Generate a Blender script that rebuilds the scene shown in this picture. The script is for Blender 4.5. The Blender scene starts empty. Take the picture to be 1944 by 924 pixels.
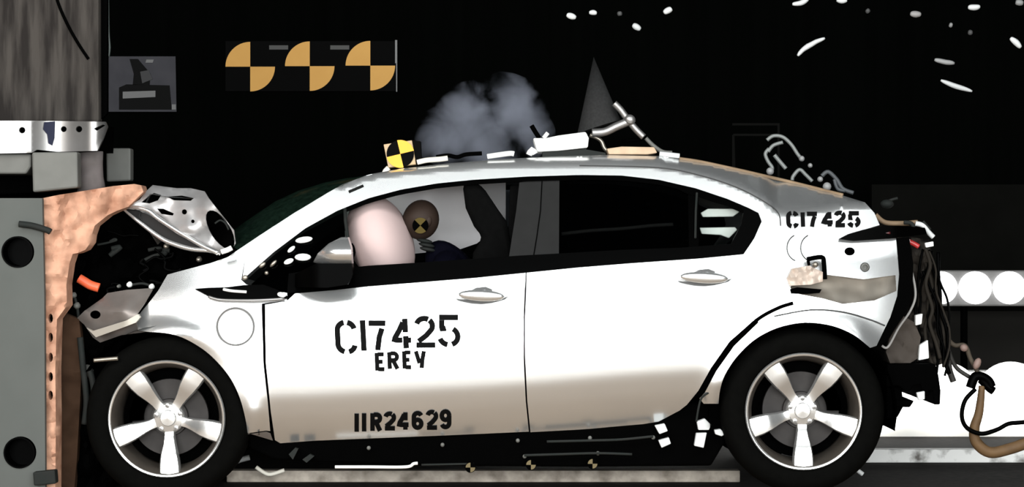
import bpy, bmesh, math, random
import numpy as np
from mathutils import Vector, Matrix, noise
from mathutils.geometry import delaunay_2d_cdt

random.seed(7)
SC = bpy.context.scene
COL = SC.collection

# ------------------------------------------------------------------ camera
F, CAMD, CAMH = 4185.0, 9.0, 1.0286
cam_d = bpy.data.cameras.new('camera')
cam = bpy.data.objects.new('camera', cam_d)
COL.objects.link(cam)
cam.location = (0, -CAMD, CAMH)
cam.rotation_euler = (math.pi / 2, 0, 0)
cam_d.sensor_width = 36
cam_d.lens = 36 * F / 1944
cam_d.clip_end = 100
SC.camera = cam

# ------------------------------------------------------------------ world, lamps, exposure
SC.view_settings.view_transform = 'Standard'
SC.view_settings.look = 'None'
SC.view_settings.exposure = 0.0
SC.view_settings.gamma = 1.0
SC.view_settings.use_curve_mapping = False
w = bpy.data.worlds.new('hall')
SC.world = w
w.use_nodes = True
w.node_tree.nodes['Background'].inputs[0].default_value = (0.8, 0.9, 1, 1)
w.node_tree.nodes['Background'].inputs[1].default_value = 0.012


def area(name, loc, target, sx, sy, power, color=(1, 1, 1)):
    l = bpy.data.lights.new(name, 'AREA')
    l.shape = 'RECTANGLE'
    l.size, l.size_y, l.energy, l.color = sx, sy, power, color
    o = bpy.data.objects.new(name, l)
    COL.objects.link(o)
    o.location = loc
    o.rotation_euler = (Vector(target) - Vector(loc)).to_track_quat('-Z', 'Y').to_euler()
    return o


area('hall_lamp_bank', (0.6, -9.3, 1.85), (0.4, 0.0, 0.85), 12.0, 2.6, 1450, (0.96, 1.0, 1.0))
area('hall_lamp_bank_overhead', (0.4, -4.6, 5.2), (0.3, 0.3, 0.8), 10.0, 2.4, 400, (0.96, 1.0, 1.0))
area('hall_lamp_bank_front', (-4.6, -4.5, 3.2), (-1.6, 0.3, 0.8), 2.5, 1.5, 190, (1.0, 0.95, 0.9))


# ------------------------------------------------------------------ helpers
def at(px, py, Y=0.0):
    k = (CAMD + Y) / F
    return Vector(((px - 972) * k, Y, CAMH - (py - 462) * k))


def mat(name, c, rough=0.5, metal=0.0, spec=0.5, c2=None, scale=8.0, stretch=(1, 1, 1), bump=0.0, coat=0.0, detail=4.0, contrast=None):
    m = bpy.data.materials.new(name)
    m.use_nodes = True
    nt = m.node_tree
    b = nt.nodes['Principled BSDF']
    b.inputs['Base Color'].default_value = (*c, 1)
    b.inputs['Roughness'].default_value = rough
    b.inputs['Metallic'].default_value = metal
    b.inputs['Specular IOR Level'].default_value = spec
    b.inputs['Coat Weight'].default_value = coat
    if c2 is None:
        c2 = tuple(x * 0.88 for x in c)
    tc = nt.nodes.new('ShaderNodeTexCoord')
    mp = nt.nodes.new('ShaderNodeMapping')
    mp.inputs['Scale'].default_value = stretch
    nz = nt.nodes.new('ShaderNodeTexNoise')
    nz.inputs['Scale'].default_value = scale
    nz.inputs['Detail'].default_value = detail
    mx = nt.nodes.new('ShaderNodeMix')
    mx.data_type = 'RGBA'
    mx.inputs[6].default_value = (*c, 1)
    mx.inputs[7].default_value = (*c2, 1)
    nt.links.new(tc.outputs['Object'], mp.inputs[0])
    nt.links.new(mp.outputs[0], nz.inputs[0])
    if contrast:
        rp = nt.nodes.new('ShaderNodeMapRange')
        rp.inputs[1].default_value, rp.inputs[2].default_value = contrast
        nt.links.new(nz.outputs[0], rp.inputs[0])
        nt.links.new(rp.outputs[0], mx.inputs[0])
    else:
        nt.links.new(nz.outputs[0], mx.inputs[0])
    nt.links.new(mx.outputs[2], b.inputs['Base Color'])
    if bump:
        bp = nt.nodes.new('ShaderNodeBump')
        bp.inputs['Strength'].default_value = bump
        bp.inputs['Distance'].default_value = 0.02
        nt.links.new(nz.outputs[0], bp.inputs['Height'])
        nt.links.new(bp.outputs[0], b.inputs['Normal'])
    return m


def emit(name, c, s):
    m = bpy.data.materials.new(name)
    m.use_nodes = True
    b = m.node_tree.nodes['Principled BSDF']
    b.inputs['Base Color'].default_value = (0.8, 0.8, 0.8, 1)
    b.inputs['Emission Color'].default_value = (*c, 1)
    b.inputs['Emission Strength'].default_value = s
    return m


def glass(name, tint, gloss=0.06, rough=0.02, haze=None):
    m = bpy.data.materials.new(name)
    m.use_nodes = True
    nt = m.node_tree
    nt.nodes.clear()
    out = nt.nodes.new('ShaderNodeOutputMaterial')
    mx = nt.nodes.new('ShaderNodeMixShader')
    mx.inputs[0].default_value = gloss
    t = nt.nodes.new('ShaderNodeBsdfTransparent')
    t.inputs[0].default_value = (*tint, 1)
    g = nt.nodes.new('ShaderNodeBsdfGlossy')
    g.inputs['Roughness'].default_value = rough
    if haze:      # shattered laminated pane: scatters a little light itself
        df = nt.nodes.new('ShaderNodeBsdfDiffuse')
        m2 = nt.nodes.new('ShaderNodeMixShader')
        nz_ = nt.nodes.new('ShaderNodeTexNoise')
        nz_.inputs['Scale'].default_value = 22
        nz_.inputs['Detail'].default_value = 6
        df.inputs[0].default_value = (*haze, 1)
        nt.links.new(nz_.outputs[0], m2.inputs[0])
        nt.links.new(t.outputs[0], m2.inputs[1])
        nt.links.new(df.outputs[0], m2.inputs[2])
        nt.links.new(m2.outputs[0], mx.inputs[1])
    else:
        nt.links.new(t.outputs[0], mx.inputs[1])
    nt.links.new(g.outputs[0], mx.inputs[2])
    nt.links.new(mx.outputs[0], out.inputs[0])
    return m


M = {
    'paint': mat('silver_paint', (0.80, 0.81, 0.81), 0.24, 0.86, 0.5, (0.77, 0.78, 0.78), 3, coat=0.0),
    'bonnet': mat('bonnet_underside', (0.50, 0.49, 0.49), 0.42, 0.5, 0.4, (0.30, 0.29, 0.29), 8),
    'paint_bare': mat('primer_metal', (0.24, 0.215, 0.20), 0.45, 0.5, 0.5, (0.14, 0.125, 0.115), 9),
    'white': mat('white_plastic', (0.80, 0.80, 0.78), 0.5, 0, 0.4),
    'offwhite': mat('cream_plastic', (0.72, 0.68, 0.60), 0.5, 0, 0.4),
    'black': mat('black_trim', (0.0005, 0.0005, 0.0005), 0.8, 0, 0.01),
    'gloss_black': mat('gloss_black', (0.0005, 0.0005, 0.0005), 0.4, 0, 0.015),
    'rubber': mat('tyre_rubber', (0.0012, 0.0012, 0.0011), 0.8, 0, 0.02, (0.0024, 0.0024, 0.0021), 30),
    'darkgrey': mat('dark_grey', (0.018, 0.017, 0.016), 0.7, 0, 0.1, (0.010, 0.014, 0.013), 20),
    'pillar_grey': mat('pillar_grey', (0.018, 0.018, 0.018), 0.8, 0, 0.05, (0.014, 0.014, 0.014), 20),
    'alloy': mat('polished_alloy', (0.78, 0.78, 0.77), 0.22, 0.85, 0.5),
    'alloy_dull': mat('dull_alloy', (0.30, 0.27, 0.23), 0.35, 0.8, 0.5, (0.2, 0.18, 0.15), 14),
    'disc': mat('brake_steel', (0.04, 0.036, 0.034), 0.6, 0.3, 0.2, (0.02, 0.018, 0.018), 20),
    'barrel': mat('rim_barrel', (0.11, 0.095, 0.08), 0.4, 0.6, 0.4, (0.06, 0.05, 0.042), 14),
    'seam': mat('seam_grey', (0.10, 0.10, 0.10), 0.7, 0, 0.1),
    'steel': mat('bright_steel', (0.36, 0.35, 0.345), 0.38, 0.8, 0.4, (0.20, 0.195, 0.19), 7),
    'steel_dull': mat('weathered_steel', (0.14, 0.14, 0.13), 0.6, 0.2, 0.2, (0.09, 0.09, 0.083), 10),
    'grey_paint': mat('grey_barrier_paint', (0.085, 0.09, 0.085), 0.7, 0, 0.1, (0.068, 0.073, 0.068), 7),
    'block': mat('weathered_block', (0.046, 0.041, 0.037), 0.9, 0, 0.05, (0.016, 0.014, 0.013), 5, (6, 1, 0.7), 0.4, detail=8, contrast=(0.35, 0.65)),
    'ply': mat('peach_board', (0.50, 0.28, 0.19), 0.8, 0, 0.1, (0.22, 0.10, 0.06), 9, (1, 1, 1), 0.5, detail=6, contrast=(0.42, 0.75)),
    'lettering': mat('stencil_ink', (0.006, 0.006, 0.006), 0.7, 0, 0.1),
    'yellow': mat('target_yellow', (0.55, 0.30, 0.075), 0.6, 0, 0.2, (0.50, 0.26, 0.06), 12),
    'yellow_bright': mat('cube_yellow', (0.78, 0.40, 0.05), 0.6, 0, 0.2),
    'board': mat('board_black', (0.0028, 0.0028, 0.0028), 0.85, 0, 0.02),
    'card': mat('grey_card', (0.058, 0.057, 0.064), 0.8, 0, 0.05, (0.036, 0.036, 0.042), 12),
    'card_dark': mat('card_dark', (0.007, 0.007, 0.007), 0.8, 0, 0.03),
    'card_mid': mat('card_mid', (0.045, 0.045, 0.047), 0.7, 0, 0.15),
    'tan': mat('tan_strip', (0.26, 0.18, 0.11), 0.6, 0, 0.2, (0.12, 0.08, 0.05), 14),
    'red': mat('red_lens', (0.45, 0.03, 0.03), 0.3, 0, 0.5),
    'dark_red': mat('dark_red_lens', (0.05, 0.006, 0.008), 0.2, 0, 0.4),
    'orange': mat('orange_plastic', (0.80, 0.13, 0.05), 0.4, 0, 0.4),
    'airbag': mat('airbag_cloth', (0.52, 0.40, 0.385), 0.9, 0, 0.1, (0.48, 0.36, 0.35), 4, bump=0.1),
    'curtain': mat('curtain_cloth', (0.88, 0.86, 0.87), 0.9, 0, 0.1, (0.78, 0.75, 0.76), 5, bump=0.2),
    'dummy': mat('dummy_skin', (0.030, 0.019, 0.014), 0.6, 0, 0.15, (0.02, 0.012, 0.009), 9),
    'shirt': mat('dummy_suit', (0.0015, 0.0015, 0.004), 0.8, 0, 0.02),
    'seat': mat('seat_fabric', (0.0015, 0.0015, 0.0015), 0.9, 0, 0.02, (0.003, 0.003, 0.003), 40),
    'hose': mat('brown_hose', (0.15, 0.085, 0.036), 0.6, 0, 0.2, (0.06, 0.036, 0.02), 16),
    'cone': mat('mesh_grey', (0.030, 0.030, 0.030), 0.9, 0, 0.03, (0.018, 0.018, 0.018), 90, detail=1),
    'blue': mat('navy_strap', (0.01, 0.012, 0.03), 0.7, 0, 0.2),
    'shard': mat('pale_shard', (0.55, 0.56, 0.56), 0.5, 0, 0.4),
    'shard_dim': mat('grey_shard', (0.06, 0.06, 0.06), 0.6, 0, 0.3),
    'glass_rear': glass('tinted_glass', (0.30, 0.31, 0.31), 0.03),
    'glass_front': glass('green_glass', (0.25, 0.33, 0.29), 0.03, 0.1, (0.010, 0.022, 0.015)),
    'glass_clear': glass('clear_glass', (0.86, 0.88, 0.87), 0.02),
    'lamp': emit('lamp_lens', (0.96, 0.97, 1.0), 3.0),
    'lamp_low': emit('floodlight_lens', (1.0, 0.99, 0.95), 2.5),
}


def inp(px, tab):
    return float(np.interp(px, [t[0] for t in tab], [t[1] for t in tab]))


def spl(x, tab):
    """monotone cubic through tab"""
    xs = [t[0] for t in tab]
    ys = [t[1] for t in tab]
    if x <= xs[0]:
        return ys[0]
    if x >= xs[-1]:
        return ys[-1]
    n = len(xs)
    d = [(ys[i + 1] - ys[i]) / (xs[i + 1] - xs[i]) for i in range(n - 1)]
    mm = [d[0]] + [0 if d[i - 1] * d[i] <= 0 else 2 * d[i - 1] * d[i] / (d[i - 1] + d[i]) for i in range(1, n - 1)] + [d[-1]]
    i = max(k for k in range(n - 1) if xs[k] <= x)
    h = xs[i + 1] - xs[i]
    t = (x - xs[i]) / h
    return ((2 * t**3 - 3 * t**2 + 1) * ys[i] + (t**3 - 2 * t**2 + t) * h * mm[i]
            + (-2 * t**3 + 3 * t**2) * ys[i + 1] + (t**3 - t**2) * h * mm[i + 1])


def catmull(pts, n=8, closed=False):
    P = [Vector(p) for p in pts]
    out = []
    N = len(P)
    for i in range(N if closed else N - 1):
        if closed:
            a, b, c, d = P[i - 1], P[i], P[(i + 1) % N], P[(i + 2) % N]
        else:
            a, b, c, d = P[max(i - 1, 0)], P[i], P[i + 1], P[min(i + 2, N - 1)]
        for k in range(n):
            t = k / n
            out.append(0.5 * ((2 * b) + (c - a) * t + (2 * a - 5 * b + 4 * c - d) * t * t + (3 * b - a - 3 * c + d) * t**3))
    if not closed:
        out.append(P[-1].copy())
    return out


def obj(name, bm, m, parent=None, smooth=False, angle=None, bevel=0.0, recalc=True):
    if recalc:
        bmesh.ops.recalc_face_normals(bm, faces=bm.faces)
    me = bpy.data.meshes.new(name)
    for f in bm.faces:
        f.smooth = smooth
    bm.to_mesh(me)
    bm.free()
    if smooth and angle:
        me.set_sharp_from_angle(angle=math.radians(angle))
    if isinstance(m, (list, tuple)):
        for x in m:
            me.materials.append(x)
    else:
        me.materials.append(m)
    o = bpy.data.objects.new(name, me)
    COL.objects.link(o)
    if parent is not None:
        o.parent = parent
        bpy.context.view_layer.update()
        o.matrix_parent_inverse = parent.matrix_world.inverted()
    if bevel:
        md = o.modifiers.new('bevel', 'BEVEL')
        md.width = bevel
        md.segments = 2
        md.limit_method = 'ANGLE'
        md.angle_limit = math.radians(40)
    return o


def tag(o, label, cat, group=None, kind=None):
    o['label'] = label
    o['category'] = cat
    if group:
        o['group'] = group
    if kind:
        o['kind'] = kind
    return o


def thing(name, label, cat, loc=(0, 0, 0), group=None):
    o = bpy.data.objects.new(name, None)
    o.empty_display_size = 0.1
    COL.objects.link(o)
    o.location = loc
    bpy.context.view_layer.update()
    return tag(o, label, cat, group)


def struct(o):
    o['kind'] = 'structure'
    return o


def box(bm, lo, hi, mi=0):
    x0, y0, z0 = lo
    x1, y1, z1 = hi
    v = [bm.verts.new(p) for p in ((x0, y0, z0), (x1, y0, z0), (x1, y1, z0), (x0, y1, z0), (x0, y0, z1), (x1, y0, z1), (x1, y1, z1), (x0, y1, z1))]
    for f in ((0, 3, 2, 1), (4, 5, 6, 7), (0, 1, 5, 4), (1, 2, 6, 5), (2, 3, 7, 6), (3, 0, 4, 7)):
        bm.faces.new([v[i] for i in f]).material_index = mi


def slab(bm, pts, Y0, Y1, ref=None, mi=0):
    """side outline (pixels, read at depth ref) extruded in depth"""
    ref = Y0 if ref is None else ref
    a = []
    b = []
    for p in pts:
        q = at(p[0], p[1], ref)
        a.append(bm.verts.new((q.x, Y0, q.z)))
        b.append(bm.verts.new((q.x, Y1, q.z)))
    bm.faces.new(a).material_index = mi
    bm.faces.new(b[::-1]).material_index = mi
    n = len(a)
    for i in range(n):
        bm.faces.new((a[i], b[i], b[(i + 1) % n], a[(i + 1) % n])).material_index = mi


def tube(bm, pts, r, n=8, cap=True):
    P = [Vector(p) for p in pts]
    rs = r if isinstance(r, (list, tuple)) else [r] * len(P)
    rings = []
    up = None
    for i, p in enumerate(P):
        t = (P[min(i + 1, len(P) - 1)] - P[max(i - 1, 0)]).normalized()
        if up is None:
            up = Vector((0, 1, 0)) if abs(t.y) < 0.9 else Vector((1, 0, 0))
        a = (up - t * up.dot(t)).normalized()
        up = a
        c = t.cross(a)
        rings.append([bm.verts.new(p + (a * math.cos(2 * math.pi * k / n) + c * math.sin(2 * math.pi * k / n)) * rs[i]) for k in range(n)])
    for i in range(len(rings) - 1):
        for k in range(n):
            bm.faces.new((rings[i][k], rings[i][(k + 1) % n], rings[i + 1][(k + 1) % n], rings[i + 1][k]))
    if cap:
        bm.faces.new(rings[0][::-1])
        bm.faces.new(rings[-1])


def ptube(bm, pts, Y, rpx, n=8, sm=6):
    """tube along pixel points at depth Y (or per-point depth), radius in pixels"""
    q = [at(p[0], p[1], p[2] if len(p) > 2 else Y) for p in pts]
    if sm:
        q = catmull(q, sm)
    tube(bm, q, rpx * (CAMD + Y) / F, n)


def lathe(bm, prof, c, n=64, axis='Y', mi=0):
    """profile of (radius, y offset); turned about the Y axis at c"""
    rings = []
    for r, y in prof:
        rings.append([bm.verts.new((c[0] + r * math.cos(2 * math.pi * k / n), c[1] + y, c[2] + r * math.sin(2 * math.pi * k / n))) for k in range(n)])
    for i in range(len(rings) - 1):
        for k in range(n):
            bm.faces.new((rings[i][k], rings[i][(k + 1) % n], rings[i + 1][(k + 1) % n], rings[i + 1][k])).material_index = mi
    return rings


def ell(bm, c, rx, ry, rz, rot=0, seg=24, fn=None):
    """ellipsoid, rot turns it about the Y axis"""
    r = bmesh.ops.create_uvsphere(bm, u_segments=seg, v_segments=seg // 2, radius=1)
    R = Matrix.Rotation(rot, 3, 'Y')
    for v in r['verts']:
        p = Vector((v.co.x * rx, v.co.y * ry, v.co.z * rz))
        if fn:
            p = fn(p)
        v.co = R @ p + Vector(c)


def inpoly(x, y, poly):
    c = False
    j = len(poly) - 1
    for i in range(len(poly)):
        xi, yi = poly[i]
        xj, yj = poly[j]
        if (yi > y) != (yj > y) and x < (xj - xi) * (y - yi) / (yj - yi) + xi:
            c = not c
        j = i
    return c


def dens(poly, step):
    out = []
    n = len(poly)
    for i in range(n):
        a = poly[i]
        b = poly[(i + 1) % n]
        k = max(1, int(math.hypot(b[0] - a[0], b[1] - a[1]) / step))
        for j in range(k):
            out.append((a[0] + (b[0] - a[0]) * j / k, a[1] + (b[1] - a[1]) * j / k))
    return out


def cdt(outline, holes, step):
    loops = [dens(outline, step)] + [dens(h, step) for h in holes]
    pts = []
    edges = []
    for L in loops:
        s = len(pts)
        pts += L
        edges += [(s + i, s + (i + 1) % len(L)) for i in range(len(L))]
    B = np.array(pts)
    xs = np.arange(B[:, 0].min() + step * .5, B[:, 0].max(), step)
    ys = np.arange(B[:, 1].min() + step * .5, B[:, 1].max(), step)
    for j, y in enumerate(ys):
        for x in xs:
            x2 = x + (step * 0.5 if j % 2 else 0)
            if not inpoly(x2, y, outline) or any(inpoly(x2, y, h) for h in holes):
                continue
            if ((B[:, 0] - x2)**2 + (B[:, 1] - y)**2).min() < (0.55 * step)**2:
                continue
            pts.append((x2, y))
    v, e, f, *_ = delaunay_2d_cdt([Vector(p) for p in pts], edges, [], 0, 1e-4)
    tris = []
    for t in f:
        cx = sum(v[i].x for i in t) / 3
        cy = sum(v[i].y for i in t) / 3
        if inpoly(cx, cy, outline) and not any(inpoly(cx, cy, h) for h in holes):
            tris.append(tuple(t))
    return [(p.x, p.y) for p in v], tris


W = 1.79        # width of the car


def sheet_bm(outline, dfn, thick=0.010, step=8, holes=(), mirror=False, off=0.0):
    v, t = cdt(outline, list(holes), step)
    bm = bmesh.new()
    fr = []
    for p in v:
        q = at(p[0], p[1], dfn(p[0], p[1]) + off)
        fr.append(q)

    def mk(q, dy):
        y = q.y + dy
        return bm.verts.new((q.x, W - y if mirror else y, q.z))
    A = [mk(q, 0) for q in fr]
    Bk = [mk(q, thick) for q in fr]
    cnt = {}
    for a, b, c in t:
        bm.faces.new((A[a], A[b], A[c]))
        bm.faces.new((Bk[c], Bk[b], Bk[a]))
        for e in ((a, b), (b, c), (c, a)):
            cnt[tuple(sorted(e))] = cnt.get(tuple(sorted(e)), 0) + 1
    for (a, b), n in cnt.items():
        if n == 1:
            bm.faces.new((A[a], A[b], Bk[b], Bk[a]))
    for x in [x for x in bm.verts if not x.link_faces]:
        bm.verts.remove(x)
    return bm


def panel(name, outline, m, parent, dfn, thick=0.010, step=8, holes=(), both=True, off=0.0):
    o = obj(name, sheet_bm(outline, dfn, thick, step, holes, False, off), m, parent, True, 35)
    if both:
        obj(name, sheet_bm(outline, dfn, thick, step * 1.6, holes, True, off), m, parent, True, 35)
    return o


# ------------------------------------------------------------------ the setting
def simple(name, lo, hi, m):
    bm = bmesh.new()
    box(bm, lo, hi)
    return struct(obj(name, bm, m))


floor_front = mat('floor_concrete', (0.32, 0.225, 0.145), 0.6, 0, 0.2, (0.24, 0.165, 0.105), 3, detail=6)
floor_dark = mat('floor_track', (0.020, 0.017, 0.015), 0.85, 0, 0.08, (0.008, 0.007, 0.0065), 26, detail=8, contrast=(0.35, 0.65))
bm = bmesh.new()
box(bm, (-7, -9.5, -0.10), (7, 0.27, 0), 0)
box(bm, (-7, 0.27, -0.10), (7, 4.4, 0), 1)
struct(obj('floor', bm, [floor_front, floor_dark]))
wall_m = mat('wall_black', (0.0010, 0.0012, 0.0010), 0.95, 0, 0.01, (0.0004, 0.0005, 0.0004), 3, (5, 1, 0.1))
simple('wall_back', (-7, 4.2, 0), (7, 4.4, 5), wall_m)
WY = 4.1


stripe_m = mat('pale_floor_strip', (0.48, 0.42, 0.36), 0.8, 0, 0.1, (0.20, 0.17, 0.14), 14, detail=6, contrast=(0.35, 0.7))
white_m = mat('white_floor_strip', (0.75, 0.74, 0.72), 0.6, 0, 0.3, (0.12, 0.11, 0.10), 12, (1, 3, 1), detail=6, contrast=(0.52, 0.72))
for nm, x0, x1, yb, yt, mm in (('trim_1', 430, 1405, 915, 893, stripe_m), ('trim_2', 1560, 2100, 878, 853, white_m)):
    d = F * CAMH / (yb - 462) - CAMD
    bm = bmesh.new()
    slab(bm, [(x0, yt), (x1, yt), (x1, yb), (x0, yb)], d, d + 0.08)
    struct(obj(nm, bm, mm, bevel=0.004))

# dark grey screen behind the lamps, right-hand side of the hall
bm = bmesh.new()
slab(bm, [(1655, 350), (2300, 350), (2300, 800), (1655, 800)], WY - 0.35, WY - 0.28)
struct(obj('wall_screen', bm, mat('screen_grey', (0.0042, 0.0042, 0.0037), 0.95, 0, 0.01, (0.0024, 0.0024, 0.0021), 6)))

bm = bmesh.new()
slab(bm, [(1640, 590), (2300, 590), (2300, 800), (1640, 800)], WY - 0.45, WY - 0.37)
struct(obj('wall_glow_panel', bm, mat('glow_grey', (0.017, 0.016, 0.0145), 0.95, 0, 0.01, (0.011, 0.0105, 0.0095), 5)))  # lamp glow on the lower screen, put into a lighter grey panel

# ------------------------------------------------------------------ lamp banks
def disc(bm, c, r, y0, y1, n=32, mi=0):
    a = [bm.verts.new((c.x + r * math.cos(2 * math.pi * k / n), y0, c.z + r * math.sin(2 * math.pi * k / n))) for k in range(n)]
    b = [bm.verts.new((c.x + r * math.cos(2 * math.pi * k / n), y1, c.z + r * math.sin(2 * math.pi * k / n))) for k in range(n)]
    bm.faces.new(a).material_index = mi
    bm.faces.new(b[::-1]).material_index = mi
    for k in range(n):
        bm.faces.new((a[k], a[(k + 1) % n], b[(k + 1) % n], b[k])).material_index = mi


LY = 3.2
bank = thing('light_bank', 'upper bank of small round white lamps in a grey housing behind the car', 'lights', at(1900, 546, LY))
bm = bmesh.new()
slab(bm, [(1775, 513), (2260, 513), (2260, 581), (1775, 581)], LY + 0.02, LY + 0.14)
obj('housing', bm, mat('lamp_housing', (0.16, 0.155, 0.15), 0.5, 0, 0.3), bank, bevel=0.01)
for px in (1830, 2200):
    bm = bmesh.new()
    a = at(px, 581, LY + .08)
    tube(bm, [(a.x, LY + .08, a.z), (a.x, LY + .08, 0)], 0.02)
    obj('stand', bm, M['black'], bank, True)
for px in (1787, 1852, 1917, 1982, 2047, 2112, 2177, 2242):
    bm = bmesh.new()
    disc(bm, at(px, 546, LY), 31 * (CAMD + LY) / F, LY, LY + 0.03)
    obj('lamp', bm, M['lamp'], bank)
LY2 = 2.75
bank2 = thing('floodlight_bank', 'low bank of large white floodlights standing on the floor behind the rear wheel, with added unseen lamps behind the car', 'lights', at(1850, 830, LY2))
bm = bmesh.new()
slab(bm, [(930, 705), (2300, 705), (2300, 832), (930, 832)], LY2, LY2 + 0.16)
obj('housing', bm, mat('flood_housing', (0.80, 0.78, 0.74), 0.6, 0, 0.3), bank2)
for px in (1005, 1136, 1267, 1398, 1529, 1660, 1789, 1918, 2047, 2176):  # those hidden behind the car are unseen, added to light the floor strip
    bm = bmesh.new()
    disc(bm, at(px, 755, LY2), 69 * (CAMD + LY2) / F, LY2 - 0.05, LY2 - 0.005, 40)
    obj('lamp', bm, M['lamp_low'], bank2)

# ------------------------------------------------------------------ crash barrier, left
bm = bmesh.new()
slab(bm, [(-200, -160), (187, -160), (188, 232), (-200, 232)], 0.35, 0.43)
tag(obj('barrier_block', bm, M['block'], bevel=0.012), 'tall weathered grey-brown block above the steel band, with a dark diagonal crack', 'barrier block')
blk = bpy.data.objects['barrier_block']
bm = bmesh.new()
ptube(bm, [(100, -30), (112, 10), (130, 50), (150, 85), (168, 112)], 0.347, 3.2, 6)
obj('crack', bm, M['black'], blk, True)
bm = bmesh.new()
slab(bm, [(188.5, -160), (203, -160), (203, 215), (188.5, 230)], 0.40, 0.44)
tag(obj('barrier_edge_plate', bm, M['black']), 'narrow black upright plate on the right edge of the weathered block', 'plate')
bm = bmesh.new()
ptube(bm, [(203, -60), (205, 0), (206, 60), (208, 90), (206, 108)], 1.6, 2.2, 8)
tag(obj('hanging_cable', bm, mat('cable_grey', (0.07, 0.085, 0.08), 0.5), None, True), 'thin grey-green cable hanging down beside the weathered block', 'cable')

band = thing('steel_band', 'shiny bent steel band with bolt holes under the weathered block', 'steel band', at(100, 290, 0.1))
v, t = None, None


def band_d(px, py):
    return 0.10 + 0.05 * math.sin((px - 60) / 32.0) * (1 if px > 55 else 0.3) + 0.10 * max(0, (px - 165) / 40)**2


def circ(cx, cy, r, n=20, ry=None):
    ry = ry or r
    return [(cx + r * math.cos(2 * math.pi * k / n), cy + ry * math.sin(2 * math.pi * k / n)) for k in range(n)]


obj('band', sheet_bm([(-40, 229), (60, 229), (70, 229), (200, 231), (204, 240), (196, 262), (185, 286), (110, 288), (70, 284), (60, 290), (-40, 292)],
                     band_d, 0.02, 6, [circ(42, 247, 6), circ(121, 245, 5.5), circ(150, 245, 6), [(178, 244), (195, 236), (200, 238), (184, 248)]]),
    M['steel'], band, True, 40)
obj('strap', sheet_bm([(84, 232), (104, 230), (103, 262), (99, 276), (92, 272), (90, 255), (82, 245)], lambda x, y: band_d(x, y) - 0.006, 0.01, 6), M['blue'], band, True, 40)
bm = bmesh.new()
slab(bm, [(-40, 233), (186, 233), (184, 284), (-40, 288)], 0.22, 0.6)
obj('backing', bm, M['black'], band)


def block(name, pts, Y0, Y1, m, label, cat, bev=0.008, group=None):
    bm = bmesh.new()
    slab(bm, pts, Y0, Y1)
    return tag(obj(name, bm, m, bevel=bev), label, cat, group)


block('steel_block', [(60, 289), (147, 288), (148, 356), (62, 365)], 0.05, 0.13, M['steel_dull'], 'square grey steel block under the left half of the bent steel band', 'steel block')
block('steel_block', [(201, 281), (248, 281), (248, 343), (202, 345)], 0.75, 0.83, M['steel_dull'], 'smaller grey steel block hanging right of the bent steel band over the board edge', 'steel block')
block('steel_beam', [(-60, 292), (59, 292), (59, 316), (50, 330), (-60, 330)], 0.12, 1.2, M['steel_dull'], 'dark grey beam end under the steel band at the edge of the frame', 'beam')
bm = bmesh.new()
lathe_c = at(172, 325, 0.28)
for k in range(1):
    pr = [(0.001, 0)]
a0, a1 = at(172, 290, 0.28), at(174, 366, 0.28)
tube(bm, [a0, a0.lerp(a1, .3), a0.lerp(a1, .6), a1], [0.052, 0.05, 0.054, 0.06], 14)
for vv in bm.verts:
    vv.co += Vector(noise.noise_vector(vv.co * 14)) * 0.006
tag(obj('crushed_post', bm, mat('post_rust', (0.19, 0.165, 0.165), 0.8, 0, 0.1, (0.09, 0.08, 0.075), 18), None, True), 'short crumpled grey post between the two steel blocks', 'post')
block('support_beam', [(-60, 333), (59, 333), (62, 366), (-60, 372)], 0.30, 1.6, M['black'], 'black recessed beam between the steel band and the grey holed plate', 'beam')

# grey near plate of the barrier with round holes
plate = thing('barrier_plate', 'grey painted barrier plate with two large black round holes', 'barrier', at(40, 935, 0.0))
obj('face', sheet_bm([(-220, 376), (80, 376), (84, 560), (86, 938), (-220, 938)], lambda x, y: -0.02, 0.03, 14,
                     [circ(35, 478, 30, 36), circ(39, 858, 30, 36)]), M['grey_paint'], plate, True, 40)
bm = bmesh.new()
slab(bm, [(-220, 380), (78, 380), (82, 938), (-220, 938)], 0.06, 1.8)
obj('body', bm, M['black'], plate)
for cx, cy in ((35, 478), (39, 858)):
    bm = bmesh.new()
    c = at(cx, cy, 0.0)
    lathe(bm, [(0.064, -0.025), (0.058, -0.025), (0.056, 0.05), (0.001, 0.05)], (c.x, 0, c.z), 36)
    obj('hole_collar', bm, M['gloss_black'], plate, True, 40)
bm = bmesh.new()
ptube(bm, [(36, 425), (60, 428), (88, 436), (96, 440)], -0.04, 6, 8)
obj('clamp', bm, M['darkgrey'], plate, True)
bm = bmesh.new()
slab(bm, [(62, 896), (104, 892), (106, 918), (64, 922)], -0.06, 0.0)
obj('foot_clamp', bm, M['darkgrey'], plate, bevel=0.006)


# peach facing board: crushed
def nz(x, y, s, a, k=0):
    return a * noise.noise(Vector((x / s, y / s, k)))


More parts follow.
